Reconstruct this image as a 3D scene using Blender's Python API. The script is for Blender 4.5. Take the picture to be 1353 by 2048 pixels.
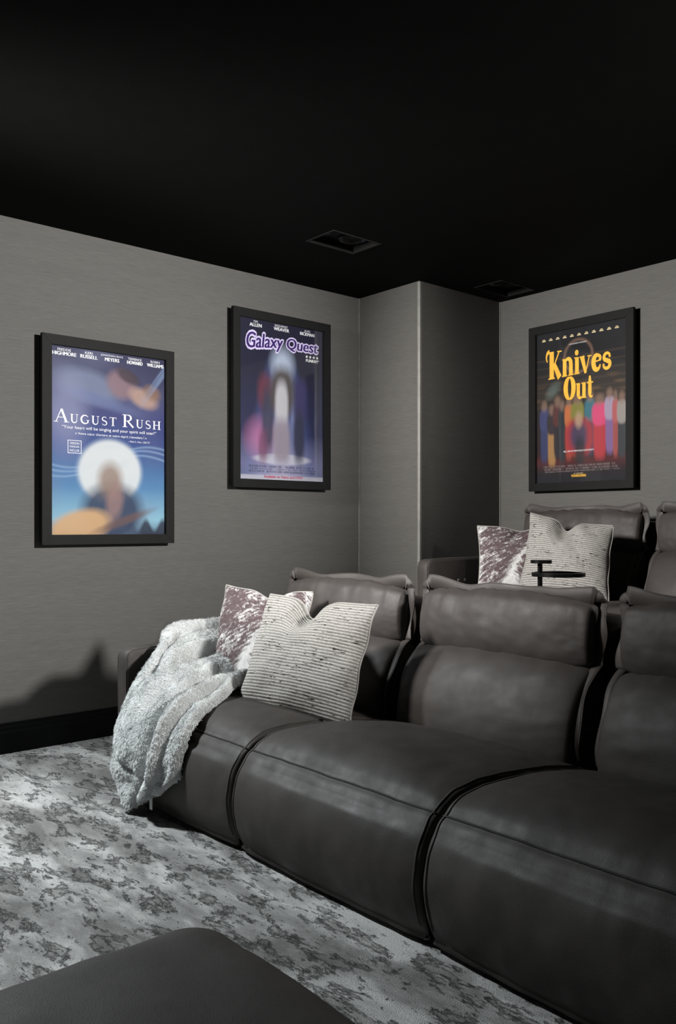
import bpy, bmesh, math, random
import numpy as np
from mathutils import Vector, Matrix, noise

# ------------------------------------------------------------------ scene, camera, light
for o in list(bpy.data.objects):
    bpy.data.objects.remove(o)
scene = bpy.context.scene
COL = scene.collection
R = math.radians

XB, YL, ZC = 4.765, 4.36, 2.70          # back wall, left wall, ceiling
XF, YR = -2.6, -2.2                     # front wall, right wall (behind the camera)
CX, CY = 3.955, 3.79                    # boxed-out column in the corner
RISER, RX = 0.34, 2.98                  # platform of the second row

cam_d = bpy.data.cameras.new('camera')
cam = bpy.data.objects.new('camera', cam_d)
COL.objects.link(cam)
scene.camera = cam
F_PX = 1716.4
cam_d.sensor_fit = 'HORIZONTAL'
cam_d.sensor_width = 36.0
cam_d.lens = 36.0 * F_PX / 1353.0
cam_d.shift_y = 27.0 / 1353.0
cam_d.clip_start = 0.02
cam.location = (0, 0, 1.145)
cam.rotation_euler = (R(90), 0, R(49.2004 - 90))

world = bpy.data.worlds.new('world')
scene.world = world
world.use_nodes = True
bg = world.node_tree.nodes['Background']
bg.inputs[0].default_value = (0.90, 0.97, 1.0, 1)
bg.inputs[1].default_value = 0.4

WX0, WX1, WZ0, WZ1 = -0.25, 1.05, 0.12, 2.25   # added window in the left wall, out of view
pl = bpy.data.lights.new('added_window_portal', 'AREA')
pl.shape = 'RECTANGLE'
pl.size = WX1 - WX0
pl.size_y = WZ1 - WZ0
pl.cycles.is_portal = True
plo = bpy.data.objects.new('added_window_portal', pl)
COL.objects.link(plo)
plo.location = ((WX0 + WX1) / 2, YL + 0.13, (WZ0 + WZ1) / 2)
plo.rotation_euler = (R(-90), 0, 0)

def spot(name, loc, target, power, color, angle, blend, radius):
    d = bpy.data.lights.new(name, 'SPOT')
    d.energy = power
    d.color = color
    d.spot_size = R(angle)
    d.spot_blend = blend
    d.shadow_soft_size = radius
    o = bpy.data.objects.new(name, d)
    COL.objects.link(o)
    o.location = loc
    o.rotation_euler = (Vector(target) - Vector(loc)).to_track_quat('-Z', 'Y').to_euler()
    return o

SPOTS = [((3.15, -1.2, 2.52), (1.85, 4.36, 1.95), 1780, (1.0, 0.98, 0.945), 55, 1.0, 0.20),   # washes the left wall
         ((-0.30, 3.50, 2.42), (4.76, 2.40, 1.46), 1300, (1.0, 0.97, 0.93), 62, 1.0, 0.25),   # back wall and back row
         ((0.50, 4.00, 2.52), (1.00, 2.88, 0.0), 430, (0.92, 0.98, 1.0), 90, 1.0, 0.12)]   # cool pool on carpet and throw
for i, a in enumerate(SPOTS):
    spot('added_spot', *a)  # unseen lamps, added to shape the shadows and falloff

scene.view_settings.view_transform = 'Standard'
scene.view_settings.look = 'None'
scene.view_settings.exposure = 0.0
scene.view_settings.gamma = 1.0
scene.view_settings.use_curve_mapping = False

# ------------------------------------------------------------------ helpers
def lin(c):
    return tuple(((v / 255) / 12.92 if v / 255 <= 0.04045 else ((v / 255 + 0.055) / 1.055) ** 2.4) for v in c)

def mesh_obj(name, verts, faces, mat=None, parent=None, smooth=True, loc=None):
    me = bpy.data.meshes.new(name)
    me.from_pydata([tuple(v) for v in verts], [], faces)
    me.update()
    if smooth:
        me.polygons.foreach_set('use_smooth', [True] * len(me.polygons))
    if mat:
        me.materials.append(mat)
    o = bpy.data.objects.new(name, me)
    COL.objects.link(o)
    if parent:
        o.parent = parent
    if loc:
        o.location = loc
    return o

def fix_normals(o):
    bm = bmesh.new()
    bm.from_mesh(o.data)
    bmesh.ops.recalc_face_normals(bm, faces=bm.faces)
    bm.to_mesh(o.data)
    bm.free()
    return o

def thing(name, label, cat, loc=(0, 0, 0), rz=0.0, group=None):
    o = bpy.data.objects.new(name, None)
    o.empty_display_size = 0.1
    COL.objects.link(o)
    o.location = loc
    o.rotation_euler = (0, 0, rz)
    return tag(o, label, cat, group)

def tag(o, label, cat, group=None):
    o['label'] = label
    o['category'] = cat
    if group:
        o['group'] = group
    return o

def struct(o, label=None):
    o['kind'] = 'structure'
    if label:
        o['label'] = label
    return o

def boxes(name, lst, mat, parent=None, bevel=0.0, seg=2):
    bm = bmesh.new()
    for (x0, x1, y0, y1, z0, z1) in lst:
        g = bmesh.ops.create_cube(bm, size=1.0)
        for v in g['verts']:
            v.co = Vector(((x0 + x1) / 2 + v.co.x * (x1 - x0), (y0 + y1) / 2 + v.co.y * (y1 - y0), (z0 + z1) / 2 + v.co.z * (z1 - z0)))
    if bevel:
        bmesh.ops.bevel(bm, geom=list(bm.edges), offset=bevel, segments=seg, profile=0.5, affect='EDGES')
    me = bpy.data.meshes.new(name)
    bm.to_mesh(me)
    bm.free()
    if mat:
        me.materials.append(mat)
    o = bpy.data.objects.new(name, me)
    COL.objects.link(o)
    if parent:
        o.parent = parent
    return o

def lathe(name, prof, mat, parent=None, n=32, loc=(0, 0, 0), closed=False):
    V, Fc = [], []
    m = len(prof)
    for i in range(n):
        a = 2 * math.pi * i / n
        for (r, z) in prof:
            V.append((r * math.cos(a), r * math.sin(a), z))
    for i in range(n):
        j = (i + 1) % n
        for k in range(m if closed else m - 1):
            l = (k + 1) % m
            Fc.append((i * m + k, j * m + k, j * m + l, i * m + l))
    o = mesh_obj(name, V, Fc, mat, parent, True, loc)
    bm = bmesh.new()
    bm.from_mesh(o.data)
    bmesh.ops.remove_doubles(bm, verts=bm.verts, dist=1e-5)
    bmesh.ops.recalc_face_normals(bm, faces=bm.faces)
    for e in bm.edges:
        if len(e.link_faces) == 2 and e.calc_face_angle(0) > 0.7:
            e.smooth = False
    bm.to_mesh(o.data)
    bm.free()
    return o

def tube(name, pts, rad, mat, parent=None, n=6, closed=False):
    pts = [Vector(p) for p in pts]
    V, Fc = [], []
    N = len(pts)
    up = Vector((0.3, 0.2, 1)).normalized()
    for i, p in enumerate(pts):
        a = pts[(i - 1) % N] if (i > 0 or closed) else p
        b = pts[(i + 1) % N] if (i < N - 1 or closed) else p
        t = (b - a).normalized() if (b - a).length > 1e-9 else Vector((0, 0, 1))
        s = t.cross(up)
        if s.length < 1e-3:
            s = t.cross(Vector((1, 0, 0)))
        s.normalize()
        q = t.cross(s)
        for k in range(n):
            an = 2 * math.pi * k / n
            V.append(p + rad * (math.cos(an) * s + math.sin(an) * q))
    for i in range(N if closed else N - 1):
        j = (i + 1) % N
        for k in range(n):
            l = (k + 1) % n
            Fc.append((i * n + k, i * n + l, j * n + l, j * n + k))
    if not closed:
        Fc.append(tuple(range(n))[::-1])
        Fc.append(tuple((N - 1) * n + k for k in range(n)))
    return fix_normals(mesh_obj(name, V, Fc, mat, parent))

def cr(pts, n, closed=False):
    """Catmull-Rom resample of points (any dimension), n samples, even arc length."""
    P = np.array(pts, float)
    N = len(P)
    segs = N if closed else N - 1
    out = []
    for i in range(segs):
        if closed:
            p0, p1, p2, p3 = P[(i - 1) % N], P[i], P[(i + 1) % N], P[(i + 2) % N]
        else:
            p0, p1, p2, p3 = P[max(i - 1, 0)], P[i], P[i + 1], P[min(i + 2, N - 1)]
        for t in np.linspace(0, 1, 24, endpoint=False):
            out.append(0.5 * (2 * p1 + (p2 - p0) * t + (2 * p0 - 5 * p1 + 4 * p2 - p3) * t * t + (3 * p1 - p0 - 3 * p2 + p3) * t ** 3))
    out.append(P[0] if closed else P[-1])
    out = np.array(out)
    d = np.concatenate([[0], np.cumsum(np.linalg.norm(np.diff(out, axis=0), axis=1))])
    s = np.linspace(0, d[-1], n, endpoint=not closed)
    return np.stack([np.interp(s, d, out[:, k]) for k in range(P.shape[1])], 1)

# ------------------------------------------------------------------ materials
def new_mat(name):
    m = bpy.data.materials.new(name)
    m.use_nodes = True
    nt = m.node_tree
    b = nt.nodes['Principled BSDF']
    return m, nt, b

def nd(nt, t, **kw):
    n = nt.nodes.new(t)
    for k, v in kw.items():
        if k.startswith('i_'):
            n.inputs[k[2:].replace('_', ' ')].default_value = v
        else:
            setattr(n, k, v)
    return n

def ramp(nt, fac, stops, interp='LINEAR'):
    r = nd(nt, 'ShaderNodeValToRGB')
    r.color_ramp.interpolation = interp
    e = r.color_ramp.elements
    e[0].position, e[0].color = stops[0][0], (*stops[0][1], 1)
    e[1].position, e[1].color = stops[1][0], (*stops[1][1], 1)
    for p, c in stops[2:]:
        x = e.new(p)
        x.color = (*c, 1)
    nt.links.new(fac, r.inputs[0])
    return r.outputs[0]

def coords(nt, scale=(1, 1, 1), kind='Object', rot=(0, 0, 0)):
    tc = nd(nt, 'ShaderNodeTexCoord')
    mp = nd(nt, 'ShaderNodeMapping')
    mp.inputs['Scale'].default_value = scale
    mp.inputs['Rotation'].default_value = rot
    nt.links.new(tc.outputs[kind], mp.inputs[0])
    return mp.outputs[0]

def noise_tex(nt, vec, scale, detail=3, rough=0.5, dist=0.0):
    n = nd(nt, 'ShaderNodeTexNoise')
    n.inputs['Scale'].default_value = scale
    n.inputs['Detail'].default_value = detail
    n.inputs['Roughness'].default_value = rough
    n.inputs['Distortion'].default_value = dist
    nt.links.new(vec, n.inputs['Vector'])
    return n.outputs[0]

def math_n(nt, op, a, b=None):
    n = nd(nt, 'ShaderNodeMath', operation=op)
    for i, v in enumerate((a, b)):
        if v is None:
            continue
        if isinstance(v, (int, float)):
            n.inputs[i].default_value = v
        else:
            nt.links.new(v, n.inputs[i])
    return n.outputs[0]

def bump(nt, b, h, strength, dist, prev=None):
    n = nd(nt, 'ShaderNodeBump')
    n.inputs['Strength'].default_value = strength
    n.inputs['Distance'].default_value = dist
    nt.links.new(h, n.inputs['Height'])
    if prev is not None:
        nt.links.new(prev, n.inputs['Normal'])
    nt.links.new(n.outputs[0], b.inputs['Normal'])
    return n.outputs[0]

def plain(name, col, rough=0.5, metal=0.0, spec=0.5):
    m, nt, b = new_mat(name)
    v = coords(nt)
    c = ramp(nt, noise_tex(nt, v, 14, 3), [(0.3, tuple(x * 0.88 for x in col)), (0.7, tuple(min(1, x * 1.12) for x in col))])
    nt.links.new(c, b.inputs['Base Color'])
    b.inputs['Roughness'].default_value = rough
    b.inputs['Metallic'].default_value = metal
    b.inputs['Specular IOR Level'].default_value = spec
    return m

def mat_grasscloth():
    m, nt, b = new_mat('grasscloth_wallpaper')
    tc = nd(nt, 'ShaderNodeTexCoord')
    sep = nd(nt, 'ShaderNodeSeparateXYZ')
    nt.links.new(tc.outputs['Object'], sep.inputs[0])
    hsum = math_n(nt, 'ADD', sep.outputs[0], sep.outputs[1])
    cmb = nd(nt, 'ShaderNodeCombineXYZ')
    nt.links.new(math_n(nt, 'MULTIPLY', hsum, 11.0), cmb.inputs[0])
    nt.links.new(math_n(nt, 'MULTIPLY', sep.outputs[2], 260.0), cmb.inputs[1])
    f1 = noise_tex(nt, cmb.outputs[0], 1.0, 4, 0.65, 0.3)
    cmb2 = nd(nt, 'ShaderNodeCombineXYZ')
    nt.links.new(math_n(nt, 'MULTIPLY', hsum, 1.2), cmb2.inputs[0])
    nt.links.new(math_n(nt, 'MULTIPLY', sep.outputs[2], 22.0), cmb2.inputs[1])
    f2 = noise_tex(nt, cmb2.outputs[0], 1.0, 3, 0.5)
    f = math_n(nt, 'ADD', math_n(nt, 'MULTIPLY', f1, 0.82), math_n(nt, 'MULTIPLY', f2, 0.18))
    c = ramp(nt, f, [(0.30, (0.086, 0.0835, 0.078)), (0.50, (0.104, 0.101, 0.095)), (0.70, (0.126, 0.123, 0.116))])
    nt.links.new(c, b.inputs['Base Color'])
    b.inputs['Roughness'].default_value = 0.62
    b.inputs['Specular IOR Level'].default_value = 0.25
    bump(nt, b, f1, 0.35, 0.002)
    return m

def mat_carpet():
    m, nt, b = new_mat('carved_carpet')
    v = coords(nt, (5.0, 1.9, 1))
    v2 = coords(nt, (9.0, 3.6, 1))
    fine = noise_tex(nt, coords(nt), 260, 2, 0.6)
    pat = noise_tex(nt, v, 2.3, 9, 0.76, 0.25)
    pat2 = noise_tex(nt, v2, 2.0, 6, 0.66, 0.5)
    mixp = math_n(nt, 'ADD', math_n(nt, 'MULTIPLY', pat, 0.68), math_n(nt, 'MULTIPLY', pat2, 0.32))
    tone = noise_tex(nt, coords(nt, (3.4, 1.2, 1)), 1.5, 7, 0.68, 0.3)
    step = nd(nt, 'ShaderNodeMapRange', interpolation_type='SMOOTHSTEP')
    step.inputs['From Min'].default_value = 0.435
    step.inputs['From Max'].default_value = 0.485
    nt.links.new(mixp, step.inputs['Value'])
    # narrow dark cuts along the edges of the carved islands
    cut = math_n(nt, 'ABSOLUTE', math_n(nt, 'SUBTRACT', mixp, 0.455))
    near = ramp(nt, cut, [(0.0, (0.16, 0.16, 0.16)), (0.035, (0, 0, 0))])
    pits = math_n(nt, 'ADD', noise_tex(nt, coords(nt, (34, 15, 1)), 1.6, 4, 0.65, 0.6), near)
    cutc = ramp(nt, pits, [(0.63, (1, 1, 1)), (0.70, (0.42, 0.42, 0.42))])
    base = ramp(nt, tone, [(0.37, (0.175, 0.172, 0.166)), (0.49, (0.32, 0.318, 0.31)), (0.61, (0.60, 0.60, 0.587))])
    dark = nd(nt, 'ShaderNodeMix', data_type='RGBA')
    nt.links.new(step.outputs[0], dark.inputs[0])
    lo = nd(nt, 'ShaderNodeMix', data_type='RGBA', blend_type='MULTIPLY')
    lo.inputs[0].default_value = 1.0
    nt.links.new(base, lo.inputs[6])
    lo.inputs[7].default_value = (0.72, 0.72, 0.71, 1)
    nt.links.new(lo.outputs[2], dark.inputs[6])
    nt.links.new(base, dark.inputs[7])
    cm = nd(nt, 'ShaderNodeMix', data_type='RGBA', blend_type='MULTIPLY')
    cm.inputs[0].default_value = 1.0
    nt.links.new(dark.outputs[2], cm.inputs[6])
    nt.links.new(cutc, cm.inputs[7])
    fm = nd(nt, 'ShaderNodeMix', data_type='RGBA', blend_type='MULTIPLY')
    fm.inputs[0].default_value = 1.0
    nt.links.new(cm.outputs[2], fm.inputs[6])
    nt.links.new(ramp(nt, fine, [(0.3, (0.78, 0.78, 0.78)), (0.7, (1.1, 1.1, 1.1))]), fm.inputs[7])
    nt.links.new(fm.outputs[2], b.inputs['Base Color'])
    b.inputs['Roughness'].default_value = 0.9
    b.inputs['Specular IOR Level'].default_value = 0.1
    b.inputs['Sheen Weight'].default_value = 0.15
    pb = nd(nt, 'ShaderNodeRGBToBW')
    nt.links.new(cutc, pb.inputs[0])
    h = math_n(nt, 'ADD', math_n(nt, 'ADD', step.outputs[0], pb.outputs[0]), math_n(nt, 'MULTIPLY', fine, 0.35))
    bump(nt, b, h, 0.9, 0.012)
    return m

def mat_leather(name, col, rough=0.56):
    m, nt, b = new_mat(name)
    v = coords(nt)
    n1 = noise_tex(nt, v, 5.0, 5, 0.6)
    c = ramp(nt, n1, [(0.3, tuple(x * 0.82 for x in col)), (0.7, tuple(x * 1.2 for x in col))])
    nt.links.new(c, b.inputs['Base Color'])
    rr = ramp(nt, noise_tex(nt, v, 9.0, 4, 0.6), [(0.3, (rough - 0.06,) * 3), (0.7, (rough + 0.10,) * 3)])
    nt.links.new(rr, b.inputs['Roughness'])
    b.inputs['Specular IOR Level'].default_value = 0.36
    cre = noise_tex(nt, coords(nt, (1, 1, 1)), 22, 5, 0.55, 0.8)
    n = bump(nt, b, cre, 0.10, 0.005)
    vo = nd(nt, 'ShaderNodeTexVoronoi')
    vo.inputs['Scale'].default_value = 420
    nt.links.new(v, vo.inputs['Vector'])
    bump(nt, b, vo.outputs[0], 0.18, 0.0012, n)
    return m

def mat_vcol(name, rough=0.5, spec=0.3, bumpy=0.0, bscale=600, bdist=0.002):
    m, nt, b = new_mat(name)
    a = nd(nt, 'ShaderNodeVertexColor', layer_name='paint')
    nt.links.new(a.outputs[0], b.inputs['Base Color'])
    b.inputs['Roughness'].default_value = rough
    b.inputs['Specular IOR Level'].default_value = spec
    if bumpy:
        bump(nt, b, noise_tex(nt, coords(nt), bscale, 3, 0.7), bumpy, bdist)
    return m

def mat_ribbed():
    m, nt, b = new_mat('ribbed_weave')
    tc = nd(nt, 'ShaderNodeTexCoord')
    sep = nd(nt, 'ShaderNodeSeparateXYZ')
    nt.links.new(tc.outputs['UV'], sep.inputs[0])
    U, V = sep.outputs[0], sep.outputs[1]
    def vec(su, sv):
        c = nd(nt, 'ShaderNodeCombineXYZ')
        nt.links.new(math_n(nt, 'MULTIPLY', U, su), c.inputs[0])
        nt.links.new(math_n(nt, 'MULTIPLY', V, sv), c.inputs[1])
        return c.outputs[0]
    wob = noise_tex(nt, vec(3, 3), 1.5, 2)
    vv = math_n(nt, 'ADD', V, math_n(nt, 'MULTIPLY', wob, 0.012))
    s = math_n(nt, 'SINE', math_n(nt, 'MULTIPLY', vv, 2 * math.pi * 38))
    rib = math_n(nt, 'ADD', math_n(nt, 'MULTIPLY', s, 0.5), 0.5)
    slub = noise_tex(nt, vec(60, 90), 1.0, 3, 0.7)
    c = ramp(nt, rib, [(0.0, (0.21, 0.20, 0.188)), (0.30, (0.34, 0.328, 0.312)), (1.0, (0.46, 0.448, 0.428))])
    mu = nd(nt, 'ShaderNodeMix', data_type='RGBA', blend_type='MULTIPLY')
    mu.inputs[0].default_value = 1.0
    nt.links.new(c, mu.inputs[6])
    nt.links.new(ramp(nt, slub, [(0.3, (0.62, 0.62, 0.62)), (0.65, (1.08, 1.08, 1.07))]), mu.inputs[7])
    fl = math_n(nt, 'MULTIPLY', noise_tex(nt, vec(16, 76), 1.0, 2, 0.6), math_n(nt, 'ADD', math_n(nt, 'MULTIPLY', noise_tex(nt, vec(3.0, 11), 1.0, 2), 0.8), 0.6))
    msk = ramp(nt, fl, [(0.635, (0, 0, 0)), (0.67, (1, 1, 1))])
    mx = nd(nt, 'ShaderNodeMix', data_type='RGBA')
    nt.links.new(msk, mx.inputs[0])
    nt.links.new(mu.outputs[2], mx.inputs[6])
    mx.inputs[7].default_value = (0.025, 0.024, 0.023, 1)
    nt.links.new(mx.outputs[2], b.inputs['Base Color'])
    b.inputs['Roughness'].default_value = 0.85
    b.inputs['Specular IOR Level'].default_value = 0.15
    h = math_n(nt, 'ADD', rib, math_n(nt, 'MULTIPLY', slub, 0.8))
    bump(nt, b, h, 0.5, 0.005)
    return m

def mat_fur():
    m, nt, b = new_mat('faux_fur')
    v = coords(nt)
    t = noise_tex(nt, v, 9, 4, 0.6, 0.5)
    c = ramp(nt, t, [(0.3, (0.50, 0.515, 0.51)), (0.55, (0.72, 0.735, 0.73)), (0.75, (0.84, 0.85, 0.85))])
    nt.links.new(c, b.inputs['Base Color'])
    b.inputs['Roughness'].default_value = 0.9
    b.inputs['Specular IOR Level'].default_value = 0.1
    b.inputs['Sheen Weight'].default_value = 0.35
    f1 = noise_tex(nt, v, 130, 4, 0.7, 1.2)
    n = bump(nt, b, f1, 1.0, 0.010)
    f2 = noise_tex(nt, v, 34, 3, 0.6, 1.0)
    bump(nt, b, f2, 0.55, 0.014, n)
    return m

def mat_pane(name, tint=1.0):
    m, nt, b = new_mat(name)
    out = nt.nodes['Material Output']
    tr = nd(nt, 'ShaderNodeBsdfTransparent')
    tr.inputs[0].default_value = (tint, tint, tint, 1)
    gl = nd(nt, 'ShaderNodeBsdfGlossy')
    gl.inputs['Roughness'].default_value = 0.06
    fr = nd(nt, 'ShaderNodeFresnel')
    fr.inputs[0].default_value = 1.45
    mx = nd(nt, 'ShaderNodeMixShader')
    nt.links.new(fr.outputs[0], mx.inputs[0])
    nt.links.new(tr.outputs[0], mx.inputs[1])
    nt.links.new(gl.outputs[0], mx.inputs[2])
    nt.links.new(mx.outputs[0], out.inputs[0])
    return m

M_wall = mat_grasscloth()
M_carpet = mat_carpet()
M_ceil = plain('matte_black_ceiling', (0.0043, 0.0043, 0.0043), 0.85, 0, 0.06)
M_base = plain('black_baseboard_paint', (0.0035, 0.0035, 0.0035), 0.55, 0, 0.2)
M_trim = plain('brushed_metal_trim', (0.24, 0.235, 0.22), 0.45, 0.3)
M_leather = mat_leather('charcoal_leather', (0.046, 0.0400, 0.0372))
M_seam = plain('dark_seam_thread', (0.008, 0.0075, 0.007), 0.7)
M_welt = mat_leather('leather_welt', (0.054, 0.047, 0.0438), 0.55)
M_frame = plain('black_satin_frame', (0.006, 0.006, 0.0063), 0.6, 0, 0.16)
M_black = plain('black_metal', (0.008, 0.008, 0.008), 0.3, 0.6)
M_dark = plain('black_plastic', (0.004, 0.004, 0.004), 0.6, 0, 0.2)
M_rubber = plain('speaker_rubber', (0.006, 0.006, 0.006), 0.28)
M_chrome = plain('button_metal', (0.55, 0.54, 0.52), 0.3, 0.7)
M_cow = mat_vcol('cowhide_print', 0.8, 0.15, 0.4, 320, 0.004)
M_rib = mat_ribbed()
M_fur = mat_fur()
M_glass = mat_pane('clear_pane')
M_print = mat_vcol('poster_print', 0.55, 0.2)
M_winframe = plain('added_window_paint', (0.6, 0.6, 0.58), 0.5)
def ink(name, c):
    return plain(name, c, 0.6, 0, 0.1)
M_white = ink('white_ink', (0.86, 0.87, 0.90))
M_gold = ink('gold_ink', (0.80, 0.46, 0.06))
M_violet = ink('violet_ink', (0.045, 0.02, 0.13))
M_halo = ink('pale_violet_ink', (0.66, 0.60, 0.85))
M_red = ink('crimson_ink', (0.45, 0.02, 0.08))
M_cream = ink('cream_ink', (0.72, 0.60, 0.36))

# ------------------------------------------------------------------ room shell
T = 0.12
def slab(name, lst, mat):
    return struct(boxes(name, lst, mat))
slab('floor', [(XF, XB + T, YR, YL + T, -0.15, 0.0)], M_carpet)
slab('floor_platform', [(RX, XB, YR, YL, 0.0, RISER)], M_carpet)
slab('wall_left', [(XF, WX0, YL, YL + T, 0, ZC), (WX1, XB + T, YL, YL + T, 0, ZC), (WX0, WX1, YL, YL + T, 0, WZ0), (WX0, WX1, YL, YL + T, WZ1, ZC)], M_wall)
slab('wall_back', [(XB, XB + T, YR, YL, 0, ZC)], M_wall)
slab('wall_column', [(CX, XB, CY, YL, 0, ZC)], M_wall)
slab('wall_right', [(XF, XB + T, YR - T, YR, 0, ZC)], M_wall)
slab('wall_front', [(XF - T, XF, YR - T, YL + T, 0, ZC)], M_wall)

SPK = [(2.93, 3.28, 3.43, 3.665), (4.335, 4.685, 3.43, 3.665)]
xs = [XF - T, 2.93, 3.28, 4.335, 4.685, XB + T]
ys = [YR - T, 3.43, 3.665, YL + T]
cl = []
for i in range(5):
    for j in range(3):
        if j == 1 and i in (1, 3):
            continue
        cl.append((xs[i], xs[i + 1], ys[j], ys[j + 1], ZC, ZC + 0.15))
slab('ceiling', cl, M_ceil)

def base_run(name, x0, y0, x1, y1, nx, ny, z0=0.0):
    prof = [(0, 0), (0.016, 0), (0.016, 0.105), (0.012, 0.112), (0.012, 0.128), (0.007, 0.138), (0.005, 0.150), (0, 0.152)]
    V, Fc = [], []
    m = len(prof)
    for (x, y) in ((x0, y0), (x1, y1)):
        for d, z in prof:
            V.append((x + nx * d, y + ny * d, z0 + z))
    for k in range(m):
        l = (k + 1) % m
        Fc.append((k, l, m + l, m + k))
    Fc.append(tuple(range(m)))
    Fc.append(tuple(range(m, 2 * m))[::-1])
    return struct(fix_normals(mesh_obj(name, V, Fc, M_base, None, False)))
base_run('baseboard_left', WX1 + 0.06, YL, RX, YL, 0, -1)
base_run('baseboard_platform', RX, YL, CX, YL, 0, -1, RISER)
base_run('baseboard_column', CX, CY, XB, CY, 0, -1, RISER)
base_run('baseboard_back', XB, CY, XB, YR, -1, 0, RISER)
# thin light corner trims
struct(boxes('trim_1', [(CX - 0.006, CX + 0.004, YL - 0.006, YL + 0.004, RISER, ZC)], M_trim))
struct(boxes('trim_2', [(XB - 0.007, XB + 0.004, CY - 0.006, CY + 0.004, RISER, ZC)], M_trim))
struct(boxes('trim_3', [(CX - 0.006, CX + 0.018, CY - 0.006, CY + 0.018, RISER, ZC)], M_trim, None, 0.008, 4))
# added window, out of view, for soft fill from the left
w = thing('added_window_1', None, None)
del w['label'], w['category']
w['kind'] = 'structure'
fw = 0.05
boxes('added_window_frame', [(WX0, WX0 + fw, YL + 0.02, YL + 0.09, WZ0, WZ1), (WX1 - fw, WX1, YL + 0.02, YL + 0.09, WZ0, WZ1),
                       (WX0, WX1, YL + 0.02, YL + 0.09, WZ0, WZ0 + fw), (WX0, WX1, YL + 0.02, YL + 0.09, WZ1 - fw, WZ1)], M_winframe, w)
boxes('mullion', [((WX0 + WX1) / 2 - 0.02, (WX0 + WX1) / 2 + 0.02, YL + 0.03, YL + 0.08, WZ0 + fw, WZ1 - fw)], M_winframe, w)
for s in (0, 1):
    xa = WX0 + fw if s == 0 else (WX0 + WX1) / 2 + 0.02
    boxes('pane', [(xa, xa + (WX1 - WX0) / 2 - fw - 0.02, YL + 0.052, YL + 0.056, WZ0 + fw, WZ1 - fw)], M_glass, w)

# ------------------------------------------------------------------ leather recliner modules
def nz(p, s, seed):
    return noise.fractal(Vector((p[0] * s + seed * 7.3, p[1] * s - seed * 3.1, p[2] * s + seed * 1.7)), 0.6, 2.1, 3)

def sweep(name, ctrl, y0, W, mat, parent, n=110, m=56, d_edge=0.03, d_mid=0.02, p=5, weight=None, extra=None, amp=0.004, nscale=7, seed=0):
    P = cr(ctrl, n, True)
    nx = np.roll(P, -1, 0) - np.roll(P, 1, 0)
    area = np.sum(P[:, 0] * np.roll(P[:, 1], -1) - np.roll(P[:, 0], -1) * P[:, 1])
    N2 = np.stack([nx[:, 1], -nx[:, 0]], 1)
    if area < 0:
        N2 = -N2
    N2 /= np.linalg.norm(N2, axis=1)[:, None] + 1e-9
    V = []
    for i in range(m):
        t = i / (m - 1)
        t = 0.55 * t + 0.45 * (0.5 - 0.5 * math.cos(math.pi * t))
        c = abs(2 * t - 1)
        e = max(0.0, 1 - c ** p) ** (1 / p)
        for k in range(n):
            x, z = P[k]
            a, b = N2[k]
            wgt = weight(x, z, a, b) if weight else 1.0
            off = -d_edge * (1 - e) + d_mid * (1 - c ** 2.2) * wgt
            y = y0 + W * t
            q = (x, y, z)
            if e > 0.05:
                off += amp * e * nz(q, nscale, seed)
            if extra:
                off += extra(x, y, z, t, e)
            V.append((x + a * off, y, z + b * off))
    Fc = []
    for i in range(m - 1):
        for k in range(n):
            l = (k + 1) % n
            Fc.append((i * n + k, i * n + l, (i + 1) * n + l, (i + 1) * n + k))
    Fc.append(tuple(range(n)))
    Fc.append(tuple((m - 1) * n + k for k in range(n)))
    o = fix_normals(mesh_obj(name, V, Fc, mat, parent))
    return o, np.array(V).reshape(m, n, 3), P

def ribbon(name, pts, outs, ths, w_in, w_out, th, mat, parent):
    V, Fc = [], []
    for p, o, q in zip(pts, outs, ths):
        p, o, q = Vector(p), Vector(o).normalized(), Vector(q).normalized()
        ring = [p - o * w_in - q * th * 0.5, p + o * (w_out - th * 0.4) - q * th * 0.5, p + o * w_out - q * th * 0.2,
                p + o * w_out + q * th * 0.2, p + o * (w_out - th * 0.4) + q * th * 0.5, p - o * w_in + q * th * 0.5]
        V += ring
    N = len(pts)
    for i in range(N - 1):
        for k in range(6):
            l = (k + 1) % 6
            Fc.append((i * 6 + k, i * 6 + l, (i + 1) * 6 + l, (i + 1) * 6 + k))
    Fc.append(tuple(range(6)))
    Fc.append(tuple((N - 1) * 6 + k for k in range(6)))
    return fix_normals(mesh_obj(name, V, Fc, mat, parent))

SEAT = [(0.075, 0.012), (0.045, 0.03), (0.012, 0.10), (0.0, 0.19), (0.018, 0.275), (0.055, 0.338), (0.085, 0.364), (0.13, 0.392), (0.20, 0.408),
        (0.34, 0.410), (0.52, 0.398), (0.70, 0.372), (0.80, 0.350), (0.84, 0.32), (0.84, 0.15), (0.83, 0.03), (0.78, 0.012), (0.5, 0.01)]
BACK = [(0.775, 0.30), (0.745, 0.36), (0.748, 0.44), (0.775, 0.525), (0.825, 0.607), (0.875, 0.652), (0.925, 0.668), (0.985, 0.655), (1.01, 0.60), (0.985, 0.42), (0.96, 0.31), (0.87, 0.28)]
HEAD = [(0.925, 0.648), (0.892, 0.665), (0.876, 0.71), (0.878, 0.78), (0.893, 0.84), (0.915, 0.877), (0.945, 0.889), (0.975, 0.882), (1.000, 0.83), (1.015, 0.74), (0.995, 0.66), (0.96, 0.645)]
SHELL = [(0.985, 0.05), (0.985, 0.40), (1.03, 0.78), (1.045, 0.822), (1.085, 0.832), (1.125, 0.815), (1.13, 0.76), (1.12, 0.40), (1.11, 0.05), (1.05, 0.03)]
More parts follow.
